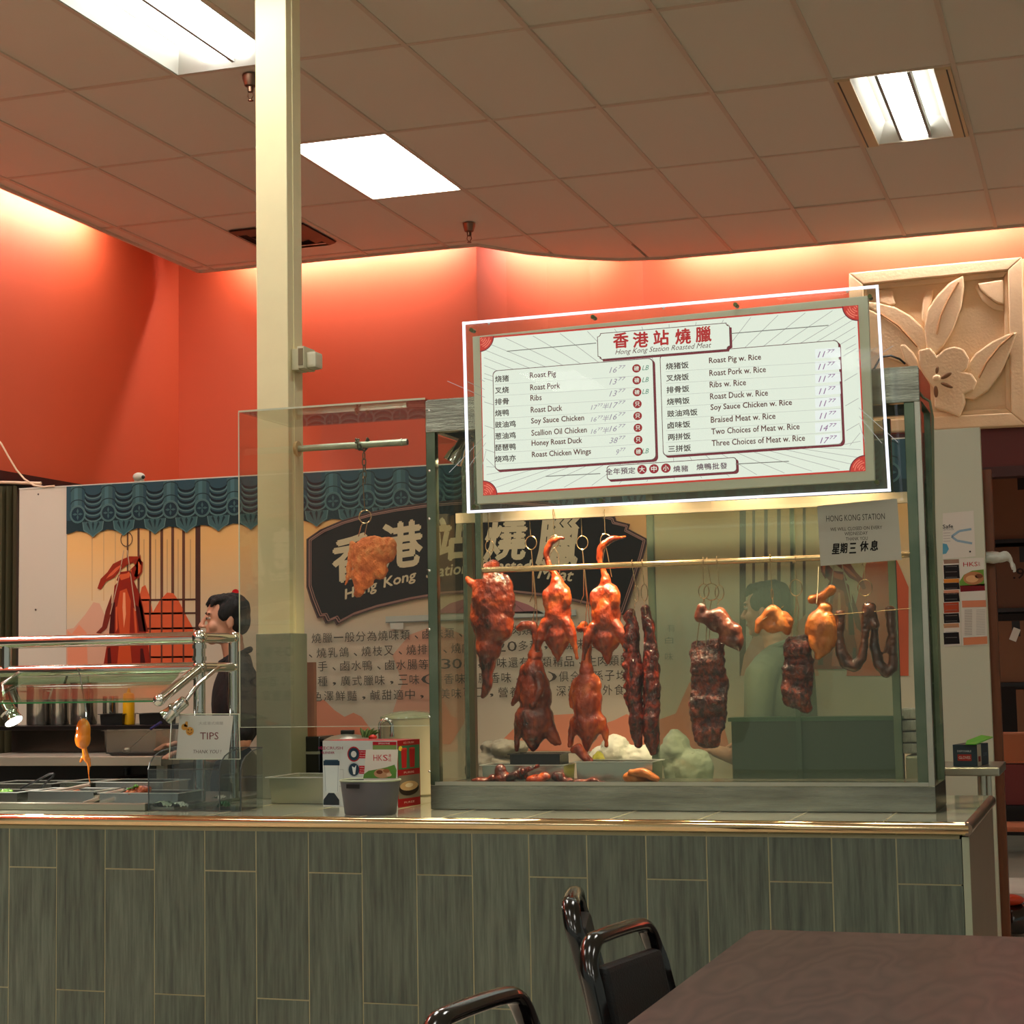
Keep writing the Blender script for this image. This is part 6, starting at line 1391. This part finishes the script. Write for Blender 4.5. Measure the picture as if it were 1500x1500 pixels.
for nm_, lb, qd, kind in (('takeout_menu', 'narrow black menu strip with food pictures taped on the partition end', ((1381, 821), (1404, 818), (1408, 946), (1383, 947)), 0), ('takeout_menu', 'white takeout menu with red lettering and chicken picture taped on the partition end', ((1405, 818), (1441, 817), (1447, 945), (1409, 946)), 1)):
    t = thing(nm_, lb, 'menu', P(qd[3][0], qd[3][1], YPt-.003)); obj('sheet', MB().prism([P(x, y, YPt-.003) for x, y in qd], (0, .001, 0)), M_PAPER, t)
    A = PArt(YPt-.0035, .0004)
    if kind == 0:
        for y0_, y1_, c_ in ((828, 848, (24, 20, 22)), (854, 864, (24, 20, 22)), (869, 882, (24, 20, 22)), (899, 913, (24, 20, 22)), (927, 944, (24, 20, 22))):
            A.ppoly([(1382, y0_), (1404.5, y0_-1), (1406, y1_-1), (1383, y1_)], c_)
        for y0_, c_ in ((820, (150, 120, 100)), (848.5, (206, 130, 50)), (865, (200, 140, 110)), (883, (170, 70, 40)), (914, (190, 140, 100))): A.ppoly([(1382, y0_), (1404.5, y0_-1), (1405, y0_+(14 if y0_ == 883 else 5)), (1383, y0_+(15 if y0_ == 883 else 6))], c_)
        A.up()
        for k in range(14): 
            y_ = 830+k*8
            A.pl([(1385, y_), (1402, y_-.5)], .5, (130, 126, 120))
    else:
        A.ptext('HKS', 1411, 1432, 826.5, 6, (180, 30, 40), 0); A.ptext('港站', 1433, 1435.5, 826, 6, (180, 30, 40))
        A.ppoly([(1405.5, 852), (1412, 842), (1424, 836), (1441, 834), (1442, 858), (1406, 858)], (110, 150, 60)); A.ppoly([(1406, 858), (1442.5, 855), (1443, 865), (1407, 867)], (110, 20, 26)); A.up()
        A.pdisc(1426, 847, 13, (176, 120, 76), ry=9); A.up(); A.pdisc(1424, 848, 8, (214, 166, 116), ry=5); A.pdisc(1434, 844, 5, (120, 70, 44), ry=3)
        A.ppoly([(1409, 880), (1444, 879), (1444.5, 889), (1409.5, 890)], (206, 130, 96)); A.ppoly([(1411, 934), (1446, 932), (1446.3, 943), (1411.5, 945)], (206, 130, 90))
        for k in range(16): A.pl([(1413, 894+k*2.4), (1424, 893.6+k*2.4)], .6, (130, 124, 118)); A.pl([(1430, 893.6+k*2.4), (1443, 893+k*2.4)], .5, (160, 156, 150))
    A.build('menu_print', PRINT, t)
YBa = 9.72
meat('plastic_bag', 'white plastic bag hanging to the right of the partition end', 'bag', YBa, [e3(YBa, 1452, 817, 15, 9, 14), e3(YBa, 1468, 817, 10, 7, 10), k3(YBa, [(1472, 812, 6), (1480, 820, 4), (1484, 830, 2.5), (1486, 836, 1.5)])], BAG, seed=44, vox=.008, noise_amt=.008, noise_sc=20)
# steel side table with carton
YSt = 7.95
x0_, x1_ = P(1393, 1128, YSt).x, P(1464, 1128, YSt).x; zt_, zu_ = P(1430, 1124, YSt).z, P(1430, 1137, YSt).z
t = thing('side_table', 'steel side table carrying a dark carton, right of the display case', 'table', ((x0_+x1_)/2, YSt+.2, 0))
obj('table_top', MB().box((x0_-.1, YSt, zu_), (x1_, YSt+.5, zt_)), M_STEEL, t, bevel=.006)
for x, y in ((P(1436, 1140, YSt).x, YSt+.08), (P(1436, 1140, YSt).x, YSt+.44), (x0_-.08, YSt+.08), (x0_-.08, YSt+.44)): obj('leg', MB().tube([(x, y, 0), (x, y, zu_)], .018, 12), M_STEEL, t, smooth=True)
cz_ = zt_+.001; cA = PZ(1436, 1124, cz_); hh = P(1436, 1092, cA.y).z-cz_
t, fl, frf = carton('glove_carton', 'dark blue-green carton with an open bright green flap on the steel side table', Vector((P(1432, 1120, YSt+.06).x, YSt+.06, cz_)), .105, .2, hh, math.radians(10), 'carton', mat('carton_teal', (30, 52, 62), .5), z=cz_)
A = Art(fl, .0004); A.L = 1; A.rect(.02, hh*.25, .08, hh*.55, (150, 50, 46)); A.up(); A.text('GLOVES', .05, hh*.4, .05, .012, (210, 200, 190)); A.text('DISPOSABLE', .05, hh*.7, .06, .008, (200, 206, 206)); A.build('carton_print', PRINT, t)
A = Art(frf, .0004); A.L = 1; A.rect(.0, 0, .07, hh, (196, 186, 160)); A.up(); A.rect(.015, hh*.2, .055, hh*.45, (140, 46, 44)); A.text('GLOVES', .135, hh*.5, .07, .014, (120, 140, 150)); A.build('carton_print', PRINT, t)
fa = fl(-.0, hh, 0); dR = frf(.2, hh, 0); mb = MB(); up_ = Vector((0, 0, .012))
mb.prism([fl(.06, hh, .012), fl(.105, hh+.0, .012), frf(.21, hh+.022, .02), frf(.21, hh+.03, -.03), fl(.05, hh+.012, -.05)], (0, 0, .004)); obj('open_flap', mb, mat('flap_green', (84, 176, 44), .5), t)

# store room through the opening
YSr = 14.2
x0s, x1s = -1.0, .1
rack = thing('storage_rack', 'dark metal rack of cardboard boxes in the store room at far right', 'shelving', (-.4, YSr+.25, 0))
zs = [P(1470, y, YSr).z for y in (891, 1000, 1095, 790, 1180)]
M_RK = mat('rack_black', (22, 20, 20), .5, .3)
for x in (x0s, x1s+.5): 
    for y in (YSr, YSr+.5): obj('upright', MB().box((x, y, 0), (x+.03, y+.03, 3.1)), M_RK, rack)
for z in zs: obj('shelf', MB().box((x0s, YSr, z-.03), (x1s+.53, YSr+.53, z)), M_RK, rack)
CB = [mat('cardboard_a', (120, 80, 54), .8), mat('cardboard_b', (104, 70, 50), .8), mat('cardboard_red', (110, 40, 36), .7), mat('cardboard_dark', (70, 52, 44), .8)]
def cbox(x0_, x1_, y0_, z, mt, lb, Y=YSr+.04, txt=None):
    a, b = P(x0_, y0_, Y), P(x1_, y0_, Y); t = thing('cardboard_box', lb, 'box', ((a.x+b.x)/2, Y+.2, z+.001))
    bb_ = obj('box_body', MB().box((a.x, Y, z+.001), (b.x, Y+.38, a.z)), mt, t, bevel=.004)
    obj('tape_strip', MB().box(((a.x+b.x)/2-.03, Y-.001, a.z-.12), ((a.x+b.x)/2+.03, Y+.001, a.z-.002)), M_RK, bb_)
    if txt: A = PArt(Y-.002, .0005); A.ptext(txt, txt_x[0], txt_x[1], txt_x[2], txt_x[3], (40, 30, 28), .02); A.build('box_print', PRINT, bb_)
txt_x = (1484, 1500, 840, 14)
cbox(1452, 1540, 697, zs[3], CB[0], 'cardboard box on the top shelf of the storage rack')
cbox(1458, 1540, 802, zs[0], CB[1], 'cardboard box marked with a 9 on the second shelf of the storage rack', txt='.9')
cbox(1456, 1520, 910, zs[1], CB[0], 'cardboard box with a white tag on the middle shelf of the storage rack')
a = P(1488, 930, YSr+.03); single('paper_tag', MB().box((a.x-.035, YSr+.028, a.z-.05), (a.x+.02, YSr+.03, a.z+.05), Matrix.Translation(a) @ Matrix.Rotation(.4, 4, 'Y') @ Matrix.Translation(-a)), M_PAPER, 'white paper tag stuck on the middle box of the storage rack', 'tag')
cbox(1488, 1560, 1010, zs[2], CB[0], 'brown cardboard box on the fourth shelf, cut by the right picture edge')
cbox(1470, 1545, 1120, zs[4], CB[2], 'red and white printed box on the lowest shelf of the storage rack')
# wooden chair, broom, bag on the floor
def wood(n, p, q, r, par): return obj(n, MB().tube([p, q], r, 8), mat('chair_wood', (150, 84, 46), .5), par, smooth=True)
YWc = 11.6
c = P(1470, 1240, YWc); t = thing('wooden_chair', 'brown wooden chair standing in the doorway of the store room', 'chair', (c.x, YWc, 0)); zse = .45
xw = P(1462, 1200, YWc).x
obj('seat', MB().box((xw-.02, YWc, zse-.03), (xw+.4, YWc+.42, zse)), mat('chair_wood', (150, 84, 46), .5), t, bevel=.01)
for x, y, z in ((xw, YWc+.02, zse), (xw+.38, YWc+.02, zse), (xw, YWc+.4, 1.0), (xw+.38, YWc+.4, 1.0)): wood('leg', (x, y, 0), (x, y, z), .018, t)
obj('backrest', MB().box((xw-.02, YWc+.39, .82), (xw+.4, YWc+.42, 1.02)), mat('chair_wood', (150, 84, 46), .5), t, bevel=.02)
YBr = 10.1
c = PZ(1482, 1350, 0.0); t = thing('dustpan_brush', 'orange-red plastic dustpan standing on the floor right of the partition end', 'dustpan', (P(1482, 1330, YBr).x, YBr, 0))
xq = P(1480, 1320, YBr).x; zq_ = P(1480, 1318, YBr).z
obj('pan', MB().ell((xq, YBr, zq_), (.075, .05, .03), 16), mat('orange_plastic', (206, 66, 30), .35), t, smooth=True)
obj('handle', MB().tube([(xq-.05, YBr, zq_), (xq-.06, YBr+.02, .9)], .011, 8), mat('handle_grey', (110, 100, 90), .4), t, smooth=True)
meat('bin_bag', 'black bag slumped on the floor under the orange dustpan', 'bag', YBr, [('e', Vector((xq+.02, YBr+.03, .09)), (.12, .1, .09), 0)], M_BLACKG, seed=46, vox=.01, noise_amt=.012, noise_sc=12)

# relief panel
YRl = 12.66
M_STONE = mat('cast_stone', (246, 216, 170), .8, var=.08, scale=6, bump=.2, bscale=60)
rel = thing('relief_panel', 'cream cast-stone relief of a flower and leaves mounted high on the right wall', 'relief', P(1400, 628, YRl))
def R_(pts): return [P(1150+x*.23333, 350+y*.23333, YRl) for x, y in pts]
def rp(name, pts, y0, y1, bev=.012):
    y0 *= .6; y1 *= .6; q = [Vector((p.x, YRl-y0, p.z)) for p in R_(pts)]; mb = MB(); mb.prism(q, (0, -(y1-y0), 0)); 
    return obj(name, mb, M_STONE, rel, bevel=bev)
rp('back_slab', [(410, 228), (1640, 115), (1660, 1175), (420, 1230)], -.0, .05, .01)
def band(name, o, i_, y0, y1):
    for k in range(4):
        rp(name, [o[k], o[(k+1) % 4], i_[(k+1) % 4], i_[k]], y0, y1, .01)
band('frame', [(410, 228), (1490, 128), (1515, 1178), (420, 1230)], [(500, 300), (1402, 212), (1425, 1100), (500, 1150)], .05, .14)
band('inner_moulding', [(500, 300), (1402, 212), (1425, 1100), (500, 1150)], [(520, 330), (1375, 250), (1390, 1070), (520, 1120)], .05, .10)
rp('leaf', [(880, 570), (900, 460), (960, 370), (1040, 290), (1125, 245), (1128, 320), (1110, 440), (1060, 580), (1000, 680), (950, 740), (900, 720)], .05, .16)
rp('leaf', [(500, 400), (600, 415), (700, 440), (790, 490), (870, 565), (950, 740), (850, 760), (800, 690), (700, 580), (600, 480), (500, 430)], .05, .13)
rp('leaf', [(500, 440), (600, 485), (720, 570), (850, 700), (850, 800), (740, 790), (600, 740), (500, 700)], .05, .15)
rp('leaf', [(730, 680), (760, 675), (810, 720), (850, 790), (880, 870), (820, 850), (760, 780)], .05, .17)
rp('leaf', [(1465, 595), (1400, 610), (1300, 660), (1200, 730), (1150, 800), (1120, 900), (1120, 1010), (1190, 1020), (1280, 960), (1360, 850), (1420, 720)], .05, .15)
rp('flower', [(850, 715), (920, 700), (965, 752), (1010, 708), (1070, 692), (1130, 710), (1165, 770), (1150, 830), (1130, 850), (1180, 862), (1212, 910), (1190, 965), (1132, 990), (1140, 1040), (1100, 1132), (1030, 1100), (950, 1075), (945, 950), (880, 870), (850, 790)], .08, .21)
rp('disc_moulding', [(1215, 290), (1375, 265), (1378, 425), (1330, 415), (1270, 370), (1230, 330)], .05, .12)
rp('disc_moulding', [(1190, 310), (1215, 290), (1230, 330), (1270, 370), (1330, 415), (1378, 425), (1378, 465), (1310, 450), (1240, 400)], .05, .09)
rp('drape_moulding', [(860, 520), (870, 380), (890, 330), (940, 322), (930, 380), (890, 560)], .05, .09)
rp('drape_moulding', [(590, 330), (680, 335), (700, 420), (660, 430), (600, 410)], .05, .1)
YL = YRl-.214
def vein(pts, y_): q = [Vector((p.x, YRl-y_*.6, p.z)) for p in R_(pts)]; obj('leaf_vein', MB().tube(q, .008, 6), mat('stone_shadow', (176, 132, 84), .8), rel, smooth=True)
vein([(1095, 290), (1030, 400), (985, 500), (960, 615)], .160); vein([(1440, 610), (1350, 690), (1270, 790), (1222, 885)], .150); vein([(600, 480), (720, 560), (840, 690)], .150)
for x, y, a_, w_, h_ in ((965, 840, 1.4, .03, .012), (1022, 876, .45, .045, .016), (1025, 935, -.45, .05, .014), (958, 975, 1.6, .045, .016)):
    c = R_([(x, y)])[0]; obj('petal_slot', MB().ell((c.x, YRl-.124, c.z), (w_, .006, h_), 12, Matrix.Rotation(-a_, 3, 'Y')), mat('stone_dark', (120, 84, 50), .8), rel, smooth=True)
c = R_([(962, 890)])[0]; obj('flower_centre', MB().ell((c.x, YRl-.124, c.z), (.03, .015, .024), 12), M_STONE, rel, smooth=True)

# ================================================================== DINING TABLE AND CHAIRS (foreground)
TZ = .75
def woodmat():
    mt, n, l, b = newmat('table_wood'); tc = n.new('ShaderNodeTexCoord'); mp = n.new('ShaderNodeMapping'); l.new(tc.outputs['Object'], mp.inputs[0]); mp.inputs['Scale'].default_value = (3.2, .9, 1)
    ns = n.new('ShaderNodeTexNoise'); ns.inputs['Scale'].default_value = 1.3; ns.inputs['Detail'].default_value = 3; l.new(mp.outputs[0], ns.inputs[0])
    mu = n.new('ShaderNodeMath'); mu.operation = 'MULTIPLY'; mu.inputs[1].default_value = 22; l.new(ns.outputs[0], mu.inputs[0]); fr_ = n.new('ShaderNodeMath'); fr_.operation = 'PINGPONG'; fr_.inputs[1].default_value = 1.; l.new(mu.outputs[0], fr_.inputs[0])
    r = n.new('ShaderNodeValToRGB'); l.new(fr_.outputs[0], r.inputs[0]); r.color_ramp.elements[0].color = (*lin((70, 50, 46)), 1); r.color_ramp.elements[1].color = (*lin((92, 70, 63)), 1)
    l.new(r.outputs[0], b.inputs['Base Color']); b.inputs['Roughness'].default_value = .42; return mt
tbl = thing('dining_table', 'dark brown wood-grain dining table in the right foreground', 'table', (-.1, 3.6, 0))
pts = []; x0_, x1_, y0_, y1_ = -.945, .95, 2.0, 4.87; r_ = .05
for cx, cy, a0 in ((x0_+r_, y0_+r_, 180), (x1_-r_, y0_+r_, 270), (x1_-r_, y1_-r_, 0), (x0_+r_, y1_-r_, 90)):
    for k in range(6): a = math.radians(a0+18*k); pts.append(Vector((cx+r_*math.cos(a), cy+r_*math.sin(a), TZ-.03)))
obj('table_top', MB().prism(pts, (0, 0, .03)), woodmat(), tbl)
for y in (2.7, 4.2):
    obj('pedestal', MB().tube([(0, y, .02), (0, y, TZ-.03)], .035, 16), M_BLACKG, tbl, smooth=True)
    for s_ in (0, 1): obj('foot', MB().box((-.35, y-.03, 0), (.35, y+.03, .03), Matrix.Translation((0, y, 0)) @ Matrix.Rotation(s_*math.pi/2, 4, 'Z') @ Matrix.Translation((0, -y, 0))), M_BLACKG, tbl, bevel=.005)
def make_chair(label, grp):
    t = thing('dining_chair', label, 'chair', (0, 0, 0), grp)
    def hoop(w_, zt_, x_of):
        pts = [(x_of(0), -w_*1.05, 0), (x_of(.45), -w_*1.03, .45), (x_of(.72), -w_, .72), (x_of(.82), -w_*.96, zt_-.06), (x_of(.86), -w_*.8, zt_-.012), (x_of(.87), -w_*.5, zt_)]
        return pts+[(a, -b, c) for a, b, c in pts[::-1]]
    xo = lambda z: -.09*max(0, z-.4)/.45-.02*(1-min(1, z/.4))
    mb = MB(); P_ = [Vector(p) for p in hoop(.185, .85, xo)]; cr = [P_[0]]
    for i in range(len(P_)-1):
        p0_, p1_, p2_, p3_ = P_[max(i-1, 0)], P_[i], P_[i+1], P_[min(i+2, len(P_)-1)]
        for t_ in (.25, .5, .75, 1.):
            cr.append(.5*((2*p1_)+(p2_-p0_)*t_+(2*p0_-5*p1_+4*p2_-p3_)*t_*t_+(3*p1_-p0_-3*p2_+p3_)*t_**3))
    mb.tube(cr, .0165, 12)
    for v in mb.bm.verts:
        if v.co.z > .4: c_ = min(cr, key=lambda p: (p-v.co).length_squared); v.co.x = c_.x+(v.co.x-c_.x)*1.5
    obj('back_frame', mb, M_BLACKG, t, smooth=True)
    M_V = mat('black_vinyl', (20, 20, 21), .55, bump=.2, bscale=200)
    q = [Vector((xo(.48)-.012, -.165, .48)), Vector((xo(.48)-.012, .165, .48)), Vector((xo(.8)-.012, .155, .79)), Vector((xo(.8)-.012, -.155, .79))]
    obj('back_pad', MB().prism(q, (.04, 0, .0)), M_V, t, bevel=.013)
    obj('seat', MB().box((.0, -.2, .42), (.40, .2, .475)), M_V, t, bevel=.018)
    for s_ in (-1, 1): obj('leg', MB().tube([(.38, s_*.185, 0), (.36, s_*.18, .42)], .0125, 10), M_BLACKG, t, smooth=True)
    for s_ in (-1, 1): obj('side_rail', MB().tube([(-.0, s_*.19, .41), (.36, s_*.18, .41)], .01, 8), M_BLACKG, t, smooth=True)
    return t
ch0 = make_chair('black padded dining chair at the table edge, nearest the middle of the picture bottom', 'black dining chairs')
def place(o, x, y, rz): o.location = (x, y, 0); o.rotation_euler = (0, 0, rz)
def dup(root, label):
    r = root.copy(); COL.objects.link(r); r['label'] = label
    for ch_ in list(root.children):
        c = ch_.copy(); COL.objects.link(c); c.parent = r
    return r
ch1 = dup(ch0, 'black padded dining chair half hidden behind the front chair, farther from the table')
ch2 = dup(ch0, 'black dining chair, only its top hoop showing at the bottom edge of the picture')
ch0['label'] = 'black padded dining chair beside the left edge of the brown table, its back pad showing'
place(ch0, -1.02, 4.08, math.radians(-10)); place(ch1, -1.31, 4.72, math.radians(14)); place(ch2, -1.03, 3.12, math.radians(-10))
